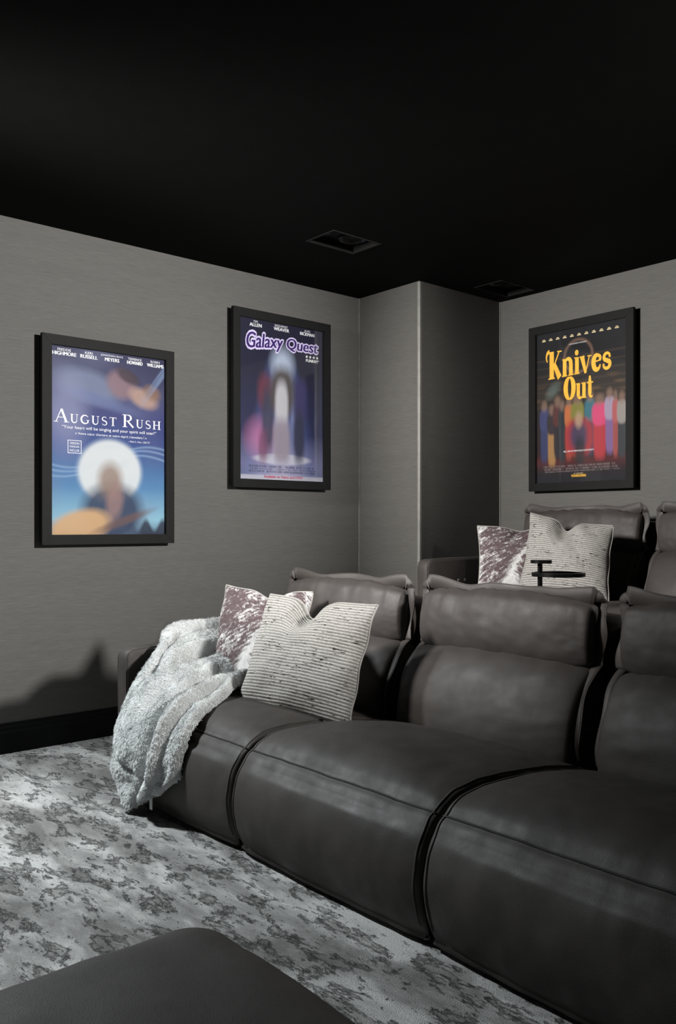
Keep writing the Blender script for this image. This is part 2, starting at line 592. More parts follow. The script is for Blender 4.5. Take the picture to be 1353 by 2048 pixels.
ARM = [(0.085, 0.02), (0.078, 0.05), (0.078, 0.30), (0.078, 0.555), (0.090, 0.592), (0.13, 0.606), (0.30, 0.610), (0.70, 0.610), (1.02, 0.608), (1.07, 0.59), (1.08, 0.54), (1.08, 0.06), (1.06, 0.02), (0.5, 0.015)]

W_MOD = 0.91
def make_module(loc, label, group, arm, seed):
    rnd = random.Random(seed)
    t = thing('recliner_sofa_module', label, 'sofa', loc, 0, group)
    # seat with front panel
    def seat_w(x, z, a, b):
        if b > 0.5:
            return 1.5 * max(0.0, min(1, (x - 0.08) / 0.15)) * max(0.0, min(1, (0.86 - x) / 0.25))
        if a < -0.3:
            return 0.55
        return 0.0
    def seat_x(x, y, z, tt, e):
        r = 0.0
        if z > 0.3 and x < 0.3:                      # puckers along the front seam
            d = math.hypot(x - 0.085, z - 0.364)
            r += -0.005 * math.exp(-(d / 0.016) ** 2)
            r += 0.0022 * math.exp(-((d - 0.03) / 0.03) ** 2) * nz((y, 0, 0), 24, seed + 3)
        if z > 0.34 and x > 0.35:                    # creases where the sitter slides back
            r += 0.005 * nz((x * 1.6, y * 0.5, 0), 12, seed + 5) * (x - 0.35)
        return r * e
    seat, A, P = sweep('seat', SEAT, 0.005, W_MOD - 0.010, M_leather, t, 150, 64, 0.018, 0.02, 5.0, seat_w, seat_x, 0.004, 6, seed)
    ks = int(np.argmin((P[:, 0] - 0.085) ** 2 + (P[:, 1] - 0.364) ** 2))
    tube('seam', [tuple(A[i, ks] + np.array((-0.0005, 0, 0.0008))) for i in range(1, 63)], 0.0032, M_seam, seat, 5)
    kk = [k for k in range(150) if P[k, 1] > 0.05 and P[k, 0] < 0.78]
    for i in (2, 61):
        side = -1 if i < 30 else 1
        pts = [tuple(A[i, k] + np.array((0, -side * 0.001 + 0.0015 * math.sin(k * 0.9 + seed), 0))) for k in kk]
        tube('piping', pts, 0.0040, M_welt, seat, 6)
    # lower back cushion
    def back_w(x, z, a, b):
        return 1.0 if a < -0.1 else 0.0
    def back_x(x, y, z, tt, e):
        g = abs(2 * tt - 1)
        r = 0.003 * nz((y * 0.6 + z, z * 1.6, 1), 7, seed + 9) * (0.3 + g)
        d = math.hypot(x - 0.88, z - 0.655)
        r += 0.003 * math.exp(-(d / 0.05) ** 2) * nz((y, 0, 2), 16, seed + 11)
        return r * e
    back, A, P = sweep('back_cushion', BACK, 0.050, W_MOD - 0.100, M_leather, t, 110, 56, 0.04, 0.028, 3.6, back_w, back_x, 0.003, 5, seed + 20)
    # headrest
    def head_w(x, z, a, b):
        return 1.0 if a < -0.1 else 0.1
    def head_x(x, y, z, tt, e):
        r = 0.0
        if x < 0.97:
            r += 0.0075 * math.exp(-((0.89 - z) / 0.10) ** 2) * nz((y, z * 0.12, 3), 12, seed + 13)
            r += 0.003 * math.exp(-((z - 0.66) / 0.05) ** 2) * nz((y, z * 0.1, 4), 11, seed + 15)
            r -= 0.006 * math.exp(-((0.885 - z) / 0.012) ** 2)
            g = abs(2 * tt - 1)
            r += 0.006 * max(0, g - 0.6) * nz((y * 0.6, z * 2, 5), 14, seed + 17)
        return r * e
    head, A, P = sweep('headrest', HEAD, 0.056, W_MOD - 0.112, M_leather, t, 96, 60, 0.034, 0.020, 4.6, head_w, head_x, 0.0045, 7, seed + 40)
    # crumpled flange round the headrest
    y0, y1 = 0.040, W_MOD - 0.040
    rc = 0.014
    pts, outs, ths = [], [], []
    ph = [rnd.uniform(0, 6.28) for _ in range(6)]
    H0, H1 = 0.665, 0.898
    n1, n2, nc = 26, 80, 6
    for i in range(n1):                                   # +y side, going up
        z = H0 + (H1 - rc - H0) * i / (n1 - 1)
        f = (z - H0) / (H1 - H0)
        wv = 0.010 * math.sin(f * 5.6 + ph[0]) * math.sin(math.pi * min(1, f + 0.1))
        pts.append((0.935 + 0.022 * f + 0.006 * math.sin(f * 7 + ph[1]), y1 - 0.012 + wv, z))
        outs.append((0, 1, 0))
        ths.append((1, 0, 0))
    for i in range(1, nc):
        a = math.pi / 2 * i / nc
        pts.append((0.945, y1 - 0.012 - rc + rc * math.cos(a), H1 - rc + rc * math.sin(a)))
        outs.append((0, math.cos(a), math.sin(a)))
        ths.append((1, 0, 0))
    for i in range(n2):
        f = i / (n2 - 1)
        y = (y1 - 0.012 - rc) + ((y0 + 0.012 + rc) - (y1 - 0.012 - rc)) * f
        wv = 0.020 * (math.exp(-(f / 0.12) ** 2) + 0.7 * math.exp(-((1 - f) / 0.10) ** 2)) - 0.010 * math.exp(-((f - 0.28) / 0.10) ** 2) \
            - 0.007 * math.exp(-((f - 0.80) / 0.07) ** 2) + 0.003 * math.sin(f * 17 + ph[2])
        pts.append((0.945 + 0.009 * math.sin(f * 11 + ph[3]), y, H1 + wv * 0.9))
        outs.append((0.12 * math.sin(f * 9 + ph[4]), 0, 1))
        ths.append((1, 0, 0))
    for i in range(1, nc):
        a = math.pi / 2 * i / nc
        pts.append((0.945, y0 + 0.012 + rc - rc * math.sin(a), H1 - rc + rc * math.cos(a)))
        outs.append((0, -math.sin(a), math.cos(a)))
        ths.append((1, 0, 0))
    for i in range(n1):
        z = H1 - rc + (H0 - (H1 - rc)) * i / (n1 - 1)
        f = (z - H0) / (H1 - H0)
        wv = 0.013 * math.sin(f * 6.5 + ph[5]) * math.sin(math.pi * min(1, f + 0.1))
        pts.append((0.935 + 0.022 * f + 0.006 * math.sin(f * 8 + ph[2]), y0 + 0.012 - wv, z))
        outs.append((0, -1, 0))
        ths.append((1, 0, 0))
    ribbon('flange', pts, outs, ths, 0.036, 0.024, 0.006, M_welt, head)
    edge = [tuple(Vector(p) + Vector(o).normalized() * 0.024) for p, o in zip(pts, outs)]
    tube('piping', edge, 0.0030, M_welt, head, 6)
    # flanges down both sides of the back cushion
    side = cr([(0.935, 0.668), (0.895, 0.645), (0.845, 0.59), (0.80, 0.50), (0.783, 0.42), (0.79, 0.36)], 40)
    for sgn, yy in ((1, y1 - 0.010), (-1, y0 + 0.010)):
        pts, outs, ths = [], [], []
        pa = rnd.uniform(0, 6.28)
        for i, (x, z) in enumerate(side):
            f = i / 39
            wv = 0.007 * math.sin(f * 8 + pa) * math.sin(math.pi * f)
            pts.append((x + 0.012, yy + sgn * wv, z))
            outs.append((0, sgn, 0))
            a = side[min(i + 1, 39)] - side[max(i - 1, 0)]
            ths.append((-a[1], 0, a[0]))
        ribbon('flange', pts, outs, ths, 0.014, 0.016, 0.008, M_welt, back)
        tube('piping', [tuple(Vector(p) + Vector(o) * 0.016) for p, o in zip(pts, outs)], 0.0030, M_welt, back, 6)
    sh, A, P = sweep('back_shell', SHELL, 0.008, W_MOD - 0.016, M_leather, t, 70, 20, 0.02, 0.004, 6, None, None, 0.003, 6, seed + 60)
    if arm:
        am, A, P = sweep('armrest', ARM, W_MOD + 0.004, 0.088, M_leather, t, 110, 26, 0.014, 0.003, 3.0, None, None, 0.0018, 6, seed + 80)
        kk = [k for k in range(110) if P[k, 1] > 0.05 and P[k, 0] < 1.0]
        for i in (3, 22):
            tube('piping', [tuple(A[i, k]) for k in kk], 0.0032, M_welt, am, 6)
        ys_ = W_MOD + 0.004 - 0.0004
        st = cr([(0.60, 0.600), (0.64, 0.585), (0.66, 0.54), (0.665, 0.45), (0.665, 0.38)], 30)
        tube('seam', [(x - 0.26, ys_ + 0.001, z) for x, z in st], 0.0022, M_welt, am, 5)
        for bx in (0.345, 0.405):
            b = lathe('button', [(0.0001, 0.0035), (0.006, 0.003), (0.0095, 0.001), (0.010, -0.002), (0.0001, -0.002)], M_chrome, am, 20, (bx, ys_, 0.478))
            b.rotation_euler = (R(90), 0, 0)
    return t

B0 = 2.505
X1, X2 = 1.66, 3.56
G1, G2 = 'leather recliner seats of the front row', 'leather recliner seats of the raised back row'
make_module((X1, B0, 0), 'front-row charcoal leather recliner seat with armrest, under the fur throw and two pillows', G1, True, 1)
make_module((X1, B0 - W_MOD, 0), 'bare charcoal leather recliner seat in the middle of the front row', G1, False, 2)
make_module((X1, B0 - 2 * W_MOD, 0), 'bare front-row charcoal leather recliner seat at the right edge, cut by the frame', G1, False, 3)
make_module((X2, B0, RISER), 'back-row charcoal leather recliner seat with armrest beside the column, holding two pillows', G2, True, 4)
make_module((X2, B0 - W_MOD, RISER), 'back-row leather recliner seat at the far right edge, mostly out of frame', G2, False, 5)

# ------------------------------------------------------------------ ottoman in the foreground
def rounded_box(name, hx, hy, hz, r, mat, parent, crown=0.0, amp=0.0, n=26, seed=0, rz=None):
    bm = bmesh.new()
    rz = rz or r
    def axis(h, r_):
        a = [-h + r_ * (1 - math.cos(math.pi / 2 * k / 7)) for k in range(7)]
        b = list(np.linspace(-h + r_, h - r_, n))
        return a + b + [-v for v in a[::-1]]
    ax = [axis(hx, r), axis(hy, r), axis(hz, rz)]
    H = (hx, hy, hz)
    V, Fc, idx = [], [], {}
    def add(p):
        key = tuple(round(c, 6) for c in p)
        if key in idx:
            return idx[key]
        c = [max(-H[i] + (r if i < 2 else rz), min(H[i] - (r if i < 2 else rz), p[i])) for i in range(3)]
        d = [(p[i] - c[i]) / (r if i < 2 else rz) for i in range(3)]
        L = math.sqrt(sum(q * q for q in d)) or 1
        q = [c[i] + d[i] / L * (r if i < 2 else rz) for i in range(3)]
        bl = max(0, 1 - (q[0] / hx) ** 2) * max(0, 1 - (q[1] / hy) ** 2)
        if q[2] > 0:
            q[2] += crown * bl
        if amp:
            k = amp * nz(q, 5, seed)
            q = [q[i] + d[i] / L * k for i in range(3)]
        idx[key] = len(V)
        V.append(q)
        return idx[key]
    for d in range(3):
        u, v = [(1, 2), (0, 2), (0, 1)][d]
        for s in (-1, 1):
            for i in range(len(ax[u]) - 1):
                for j in range(len(ax[v]) - 1):
                    f = []
                    for (a, b) in ((i, j), (i + 1, j), (i + 1, j + 1), (i, j + 1)):
                        p = [0, 0, 0]
                        p[d] = s * H[d]
                        p[u] = ax[u][a]
                        p[v] = ax[v][b]
                        f.append(add(p))
                    if len(set(f)) >= 3:
                        Fc.append(tuple(dict.fromkeys(f)))
    bm.free()
    return fix_normals(mesh_obj(name, V, Fc, mat, parent))

ot = thing('ottoman', 'flat dark leather ottoman filling the lower left foreground on the carpet', 'ottoman', (0.43, 0.965, 0))
cu = rounded_box('cushion', 0.475, 0.475, 0.185, 0.10, M_leather, ot, 0.012, 0.003, 26, 6, 0.075)
cu.location = (0, 0, 0.225)
rounded_box('base', 0.42, 0.42, 0.03, 0.02, M_dark, ot, 0, 0, 6).location = (0, 0, 0.032)

# ------------------------------------------------------------------ pillows
def srgb_arr(c):
    return np.array(lin(c))

def pillow(name, label, group, TL, TR, BR, BL, th, mat, kind, seed, chop=None, n=84, pinch=0.07, curl=0.0):
    TL, TR, BR, BL = [np.array(q, float) for q in (TL, TR, BR, BL)]
    cen = (TL + TR + BR + BL) / 4
    nrm = np.cross(TR - TL, BL - TL)
    nrm /= np.linalg.norm(nrm)
    if nrm[0] > 0:
        nrm = -nrm
    down = (BL + BR - TL - TR) / 2
    downl = np.linalg.norm(down)
    down = down / downl
    V, uv, idx = [], [], {}
    def pos(i, j, side):
        u, v = i / n, j / n
        su, sv = math.sin(math.pi * u), math.sin(math.pi * v)
        u2 = 0.5 + (u - 0.5) * (1 - pinch * sv)
        v2 = 0.5 + (v - 0.5) * (1 - pinch * su)
        p = TL * (1 - u2) * (1 - v2) + TR * u2 * (1 - v2) + BR * u2 * v2 + BL * (1 - u2) * v2
        a, b = 1 - abs(2 * u - 1) ** 2.3, 1 - abs(2 * v - 1) ** 2.3
        h = th * max(0.0, a * b) ** 0.55
        if chop:
            uc, depth, wd = chop
            g = math.exp(-((u - uc) / wd) ** 2) * math.exp(-(v / 0.26) ** 2)
            p = p + down * depth * g * (1 - 0.3 * v)
            h *= 1 - 0.55 * g
            # ridges fanning out from the chop
            ang = math.atan2(u - uc, v + 0.12)
            h += th * 0.10 * math.sin(ang * 9 + 1.2) * math.exp(-((math.hypot(u - uc, v) - 0.22) / 0.2) ** 2) * a * b
        q = p
        h += th * 0.10 * nz((u * 1.0, v * 1.0, side * 3), 3.2, seed) * (a * b) ** 0.5
        q = q + nrm * (h if side > 0 else -h * 0.75)
        # edges ripple a bit
        eb = 1 - (a * b) ** 0.4 if a * b > 0 else 1
        q = q + nrm * 0.006 * eb * math.sin(u * 13 + v * 17 + seed)
        return q
    Fc = []
    for side in (1, -1):
        g = {}
        for j in range(n + 1):
            for i in range(n + 1):
                bd = i in (0, n) or j in (0, n)
                if bd and side < 0:
                    g[i, j] = idx[i, j]
                    continue
                g[i, j] = len(V)
                if bd:
                    idx[i, j] = len(V)
                V.append(pos(i, j, side))
                uv.append((i / n, 1 - j / n))
        for j in range(n):
            for i in range(n):
                f = (g[i, j], g[i, j + 1], g[i + 1, j + 1], g[i + 1, j])
                Fc.append(f if side > 0 else f[::-1])
    root = thing(name, label, 'pillow', tuple(cen), 0, group)
    V = [tuple(np.array(v) - cen) for v in V]
    o = fix_normals(mesh_obj('cover', V, Fc, mat, root))
    ul = o.data.uv_layers.new(name='UVMap')
    li = np.empty(len(o.data.loops), dtype=np.int32)
    o.data.loops.foreach_get('vertex_index', li)
    ul.data.foreach_set('uv', np.array(uv, dtype=np.float32)[li].ravel())
    if kind == 'cow':
        C = np.ones((len(V), 4), dtype=np.float32)
        brown, mid, white = srgb_arr((88, 75, 77)), srgb_arr((126, 116, 117)), srgb_arr((204, 204, 204))
        for k, (u, v) in enumerate(uv):
            t = 1 - v
            c0 = 0.74 - 0.30 * t + 0.05 * math.sin(t * 6 + 0.6) + 0.03 * nz((t, 0, 0), 6, seed)
            dx = abs(u - c0)
            sd = 0.3 if u > c0 else 5.0
            pf = nz((dx * 2.2, (t - dx * 0.8) * 6.5, sd), 6.5, seed + 6)
            wd = 0.030 + 0.06 * max(0, t - 0.3) + 0.36 * max(0, t - 0.76) + 0.05 * pf
            streak = math.exp(-(dx / max(0.015, wd)) ** 2)
            pn = nz((dx * 1.2, (t - dx * 0.8) * 2.4, sd), 5.0, seed + 4)
            patch = nz((u, t, 2), 2.6, seed + 8)
            sp = nz((u, t, 9), 30, seed + 10)
            pg = nz((dx * 4, (t - dx * 0.8) * 11, sd), 6.5, seed + 16)
            wv = 0.17 + 0.45 * pn + 0.6 * pf + 0.75 * pg + 0.45 * patch + 0.35 * sp + 0.25 * (t - 0.5) - 0.55 * math.exp(-((dx - 0.13) / 0.09) ** 2)
            edge = max(0, 1 - u / 0.09) * 0.45 + max(0, (u - 0.88) / 0.10) * 0.55 + max(0, 1 - t / 0.06) * 0.3
            a = max(0, min(1, wv + edge))
            a = a * a * (3 - 2 * a)
            col = brown * (1 - a) + (mid * (1 - a) + white * a) * a
            a2 = max(0, min(1, streak * 1.5 + 0.3 * pf * streak))
            col = col * (1 - a2) + white * a2
            col = col * (1 + 0.15 * sp)
            C[k, :3] = np.clip(col, 0.01, 0.9)
        at = o.data.color_attributes.new('paint', 'FLOAT_COLOR', 'POINT')
        at.data.foreach_set('color', C.ravel())
    # piped edge
    pe = [tuple(np.array(V[idx[i, 0]])) for i in range(n)] + [tuple(np.array(V[idx[n, j]])) for j in range(n)] + \
         [tuple(np.array(V[idx[i, n]])) for i in range(n, 0, -1)] + [tuple(np.array(V[idx[0, j]])) for j in range(n, 0, -1)]
    tube('piped_edge', pe, 0.004, M_pipe, root, 6, True)
    return root

M_pipe = plain('pillow_edge_cloth', (0.33, 0.32, 0.30), 0.85, 0, 0.1)
GP = 'throw pillows on the sofas'
pillow('throw_pillow', 'brown and white cowhide-print pillow beside the fur throw in the front row', GP,
       (2.24, 3.40, 0.865), (2.44, 3.00, 0.845), (2.26, 2.86, 0.40), (2.03, 3.28, 0.41), 0.085, M_cow, 'cow', 3, (0.55, 0.035, 0.14), 110)
pillow('throw_pillow', 'large ribbed off-white pillow with dark flecks on the front-row seat', GP,
       (2.20, 3.00, 0.85), (2.31, 2.44, 0.835), (2.13, 2.40, 0.385), (2.02, 2.98, 0.405), 0.10, M_rib, 'rib', 5, (0.47, 0.075, 0.10), 84, 0.05)
pillow('throw_pillow', 'brown and white cowhide-print pillow by the armrest in the back row', GP,
       (4.02, 3.37, RISER + 0.805), (4.30, 2.98, RISER + 0.80), (4.12, 2.90, RISER + 0.40), (3.90, 3.27, RISER + 0.40), 0.085, M_cow, 'cow', 11, (0.55, 0.02, 0.14), 100)
pillow('throw_pillow', 'ribbed off-white pillow in the back row, behind the black drink stand', GP,
       (4.12, 3.05, RISER + 0.875), (4.20, 2.56, RISER + 0.80), (4.05, 2.50, RISER + 0.385), (3.95, 3.02, RISER + 0.39), 0.10, M_rib, 'rib', 8, (0.47, 0.065, 0.10), 84, 0.05)

# ------------------------------------------------------------------ fur throw
ROWS = [
    [(2.36, 3.52, .585), (2.34, 3.47, .650), (2.33, 3.38, .650), (2.32, 3.26, .56), (2.32, 3.14, .50)],
    [(2.17, 3.53, .585), (2.16, 3.47, .655), (2.15, 3.37, .655), (2.14, 3.24, .56), (2.13, 3.06, .47)],
    [(2.02, 3.51, .590), (2.01, 3.45, .645), (2.00, 3.36, .630), (1.98, 3.20, .54), (2.02, 2.99, .462)],
    [(1.93, 3.47, .590), (1.91, 3.40, .630), (1.88, 3.31, .595), (1.87, 3.15, .515), (1.91, 2.91, .448)],
    [(1.84, 3.41, .560), (1.81, 3.36, .560), (1.78, 3.26, .515), (1.76, 3.08, .465), (1.79, 2.85, .418)],
    [(1.75, 3.40, .475), (1.71, 3.34, .475), (1.67, 3.22, .440), (1.665, 3.02, .400), (1.70, 2.81, .360)],
    [(1.69, 3.41, .370), (1.64, 3.34, .355), (1.61, 3.21, .320), (1.615, 3.02, .290), (1.65, 2.83, .270)],
    [(1.67, 3.41, .255), (1.62, 3.33, .240), (1.60, 3.21, .205), (1.61, 3.05, .190), (1.645, 2.88, .210)],
    [(1.66, 3.40, .140), (1.62, 3.32, .120), (1.60, 3.20, .085), (1.61, 3.09, .085), (1.64, 2.95, .145)],
    [(1.66, 3.38, .080), (1.62, 3.30, .055), (1.60, 3.18, .022), (1.61, 3.11, .025), (1.64, 2.99, .105)],
]
M_pile = plain('fur_pile_fibre', (0.76, 0.78, 0.78), 0.85, 0, 0.15)
M_tagcloth = plain('white_tag_cloth', (0.6, 0.62, 0.62), 0.8)
def fur_throw():
    G = np.array(ROWS, float)
    G[4:, 0, 1] -= 0.105
    G[4:, 1, 1] -= 0.075
    G[4:, 2, 1] -= 0.03
    G[3, :2, 1] -= 0.05
    G[6, 4] = (1.655, 2.80, 0.275)
    G[7, 4] = (1.650, 2.82, 0.200)
    G[7, 3] = (1.610, 3.00, 0.190)
    NA, NB = 190, 330
    G2 = np.stack([cr(G[:, k], NB) for k in range(5)], 1)       # NB x 5
    S = np.stack([cr(G2[i], NA) for i in range(NB)], 0)         # NB x NA x 3
    dB = np.gradient(S, axis=0)
    dA = np.gradient(S, axis=1)
    Nn = np.cross(dA, dB)
    Nn /= np.linalg.norm(Nn, axis=2)[:, :, None] + 1e-9
    if Nn[NB // 2, NA // 2, 0] > 0:
        Nn = -Nn
    V = []
    for i in range(NB):
        b = i / (NB - 1)
        for j in range(NA):
            a = j / (NA - 1)
            # long folds that gather on top and run down diagonally
            w = a + 0.10 * math.sin(b * 3.2) + 0.05 * nz((a, b, 0), 3, 4)
            top = max(0.0, min(1.0, (0.52 - b) * 4))              # gathered folds over the arm
            wf = a * 1.0 + b * 0.55 + 0.05 * nz((a, b, 0), 3, 4)
            h = top * (0.016 * math.sin(wf * 24 + 0.6) + 0.008 * math.sin(wf * 43 + 1.0))
            h += (1 - top) * 0.006 * math.sin(w * 15 + 0.8)
            h += 0.012 * nz((a * 1.2, b * 1.6, 1), 3.0, 7)
            c1 = 0.82 - 0.10 * (b - 0.5) + 0.03 * math.sin(b * 7)
            low = min(1, max(0, (b - 0.25) * 4))
            h += low * (0.028 * math.exp(-((a - c1) / 0.045) ** 2) - 0.026 * math.exp(-((a - c1 + 0.10) / 0.032) ** 2) + 0.014 * math.exp(-((a - c1 + 0.19) / 0.05) ** 2) - 0.010 * math.exp(-((a - c1 - 0.07) / 0.02) ** 2))
            h += 0.016 * math.exp(-((a - 0.95) / 0.03) ** 2)
            c2 = 0.05 + 0.28 * (0.62 - b)                          # fold running along the inside of the arm
            h += 0.020 * math.exp(-((a - c2) / 0.05) ** 2) * math.exp(-((b - 0.45) / 0.25) ** 2)
            h -= 0.020 * math.exp(-((a - c2 - 0.12) / 0.04) ** 2) * math.exp(-((b - 0.42) / 0.18) ** 2)
            h += 0.018 * math.exp(-((b - 0.90) / 0.035) ** 2) * math.sin(a * 9 + 0.5)
            h -= 0.022 * math.exp(-((b - 0.865 + 0.03 * a) / 0.014) ** 2) * max(0, 1 - abs(a - 0.4) * 2)
            h += 0.0030 * noise.noise(Vector((a * 26, b * 44, 0.0))) + 0.0032 * noise.noise(Vector((a * 55, b * 95, 3.0))) + 0.0030 * noise.noise(Vector((a * 85, b * 150, 6.0)))
            e = min(a, 1 - a, b, 1 - b) * 14
            h += 0.016 - 0.014 * math.exp(-max(0, e))
            V.append(S[i, j] + Nn[i, j] * h)
    Fc = []
    for i in range(NB - 1):
        for j in range(NA - 1):
            Fc.append((i * NA + j, i * NA + j + 1, (i + 1) * NA + j + 1, (i + 1) * NA + j))
    V = np.array(V)
    V[:, 2] = np.maximum(V[:, 2], 0.012)
    base = np.array((1.75, 3.2, 0.0))
    o = fix_normals(mesh_obj('fur_throw', V - base, Fc, M_fur, None, True, tuple(base)))
    md = o.modifiers.new('thickness', 'SOLIDIFY')
    md.thickness = 0.012
    md.offset = 0
    rs = np.random.RandomState(12)
    S2 = V.reshape(NB, NA, 3)
    gB, gA = np.gradient(S2, axis=0), np.gradient(S2, axis=1)
    nn = np.cross(gA, gB)
    nn /= np.linalg.norm(nn, axis=2)[:, :, None] + 1e-9
    if nn[NB // 2, NA // 2, 0] > 0:
        nn = -nn
    HN = 70000
    bi, ai = rs.uniform(0, NB - 1.01, HN), rs.uniform(0, NA - 1.01, HN)
    i0, j0 = bi.astype(int), ai.astype(int)
    fi, fj = (bi - i0)[:, None], (ai - j0)[:, None]
    root = (S2[i0, j0] * (1 - fi) * (1 - fj) + S2[i0 + 1, j0] * fi * (1 - fj) + S2[i0, j0 + 1] * (1 - fi) * fj + S2[i0 + 1, j0 + 1] * fi * fj)
    n0 = nn[i0, j0]
    tb = gB[i0, j0] / (np.linalg.norm(gB[i0, j0], axis=1)[:, None] + 1e-9)
    ta = np.cross(n0, tb)
    lay = np.array([noise.noise(Vector((p[1] * 16, p[2] * 16, p[0] * 16))) for p in root]) * 3.2
    lay = lay + rs.normal(0, 0.45, HN)
    tan = tb * np.cos(lay)[:, None] + ta * np.sin(lay)[:, None]
    d1 = n0 * 0.75 + tan * 0.65
    d2 = n0 * 0.25 + tan * 0.97
    L = rs.uniform(0.006, 0.013, HN)[:, None]
    sd = np.cross(d1, n0)
    sd /= np.linalg.norm(sd, axis=1)[:, None] + 1e-9
    wq = rs.uniform(0.0007, 0.0012, HN)[:, None]
    root = root + n0 * 0.004
    p1 = root + d1 * L * 0.5
    p2 = p1 + d2 * L * 0.6
    HV_ = np.stack([root - sd * wq, root + sd * wq, p1 + sd * wq * 0.8, p1 - sd * wq * 0.8, p2], 1).reshape(-1, 3)
    HV_[:, 2] = np.maximum(HV_[:, 2], 0.004)
    HF = []
    for k in range(HN):
        q = 5 * k
        HF.append((q, q + 1, q + 2, q + 3))
        HF.append((q + 3, q + 2, q + 4))
    pile = mesh_obj('fur_pile', HV_ - base, HF, M_pile, o)
    pile['kind'] = 'stuff'
    boxes('care_tag', [(-0.128, -0.127, -0.222, -0.200, 0.045, 0.125)], M_tagcloth, o)
    tag(o, 'pale grey faux fur throw draped over the front-row armrest down to the carpet', 'blanket')
    return o
fur_throw()

# ------------------------------------------------------------------ drink stand
ds = thing('drink_stand', 'black metal drink stand with a ring, rising behind the middle front-row headrest', 'stand', (3.42, 2.48, RISER))
ZR = 0.912 - RISER
boxes('post', [(-0.013, 0.013, -0.006, 0.006, 0.012, 0.972 - RISER)], M_black, ds, 0.002)
ring = [(0.125, -0.009), (0.125, 0.009), (0.112, 0.009), (0.112, -0.009)]
lathe('ring', ring, M_black, ds, 64, (0.052, -0.068, ZR), True)
boxes('crossbar', [(-0.02, 0.02, -0.008, 0.008, ZR - 0.009, ZR + 0.009)], M_black, ds, 0.002)
lathe('top_disc', [(0.0001, 0.008), (0.048, 0.008), (0.05, 0.006), (0.05, -0.008), (0.0001, -0.008)], M_black, ds, 40, (0.004, -0.004, 0.972 - RISER))
lathe('foot_plate', [(0.0001, 0.012), (0.11, 0.012), (0.115, 0.008), (0.115, 0.0), (0.0001, 0.0)], M_black, ds, 40)

# ------------------------------------------------------------------ ceiling speakers
def ceiling_speaker(rect, wx, wy, tx, ty, label):
    x0, x1, y0, y1 = rect
    cx, cy = (x0 + x1) / 2, (y0 + y1) / 2
    t = thing('ceiling_speaker', label, 'speaker', (cx, cy, ZC), 0, 'square speakers recessed in the black ceiling')
    hx, hy = (x1 - x0) / 2, (y1 - y0) / 2
    g = 0.012
    boxes('rim', [(-hx, hx, -hy, -hy + g, -0.004, 0.05), (-hx, hx, hy - g, hy, -0.004, 0.05), (-hx, -hx + g, -hy + g, hy - g, -0.004, 0.05), (hx - g, hx, -hy + g, hy - g, -0.003, 0.05)], M_dark, t, 0.0015)
    boxes('baffle', [(-hx + g, hx - g, -hy + g, hy - g, 0.040, 0.05)], M_dark, t)
    lathe('woofer_cone', [(0.083, 0.040), (0.081, 0.030), (0.074, 0.027), (0.066, 0.030), (0.060, 0.040), (0.030, 0.052), (0.024, 0.044), (0.0001, 0.036)], M_rubber, t, 40, (wx, wy, 0))
    lathe('tweeter', [(0.024, 0.040), (0.022, 0.032), (0.015, 0.034), (0.010, 0.029), (0.0001, 0.026)], M_rubber, t, 24, (tx, ty, 0))
    return t
ceiling_speaker(SPK[0], 0.065, 0.0, -0.095, 0.03, 'black square recessed ceiling speaker nearer the camera, above the middle of the left wall')
ceiling_speaker(SPK[1], -0.055, 0.0, 0.10, -0.04, 'black square recessed ceiling speaker in the far corner beside the column')

# fixtures added out of view to carry the added spots
for (loc, target, *_r), lb in zip(SPOTS, ('added black ceiling spotlight out of view, washing the left wall', 'added black ceiling spotlight out of view, aimed at the back wall', 'added black ceiling spotlight out of view close to the left wall, aimed at the carpet')):
    t = thing('added_spotlight', lb, 'spotlight', (loc[0], loc[1], ZC))
    lathe('canopy', [(0.0001, 0), (0.05, 0), (0.05, -0.02), (0.0001, -0.02)], M_black, t, 28)
    lathe('stem', [(0.008, -0.02), (0.008, -0.06)], M_black, t, 12)
    hd = lathe('lamp_head', [(0.0001, 0.11), (0.035, 0.11), (0.055, 0.06), (0.055, 0.04), (0.05, 0.04), (0.03, 0.095), (0.0001, 0.1)], M_black, t, 28, (0, 0, -0.115))
    d = Vector(target) - Vector(loc)
    hd.rotation_euler = (-d).to_track_quat('Z', 'Y').to_euler()

# ------------------------------------------------------------------ posters
def text_mesh(body):
    cu = bpy.data.curves.new('txt', 'FONT')
    cu.body = body
    cu.size = 1.0
    cu.resolution_u = 3
    ob = bpy.data.objects.new('txt', cu)
    COL.objects.link(ob)
    dg = bpy.context.evaluated_depsgraph_get()
    me = bpy.data.meshes.new_from_object(ob.evaluated_get(dg))
    V = np.array([tuple(v.co)[:2] for v in me.vertices]) if len(me.vertices) else np.zeros((0, 2))
    Fc = [tuple(p.vertices) for p in me.polygons]
    bpy.data.objects.remove(ob)
    bpy.data.curves.remove(cu)
    bpy.data.meshes.remove(me)
    return V, Fc

PW, PH = 0.66, 0.985
def put(name, V, Fc, mat, parent, layer=1, dep=None):
    """V in print coordinates (u right, t down, both 0..1) -> flat print just above the paper."""
    dep = dep if dep is not None else [0.0] * len(V)
    P = [((u - 0.5) * PW, -0.0006 * layer - e, (0.5 - t) * PH) for (u, t), e in zip(V, dep)]
    o = mesh_obj(name, P, Fc, mat, parent, False)
    return o

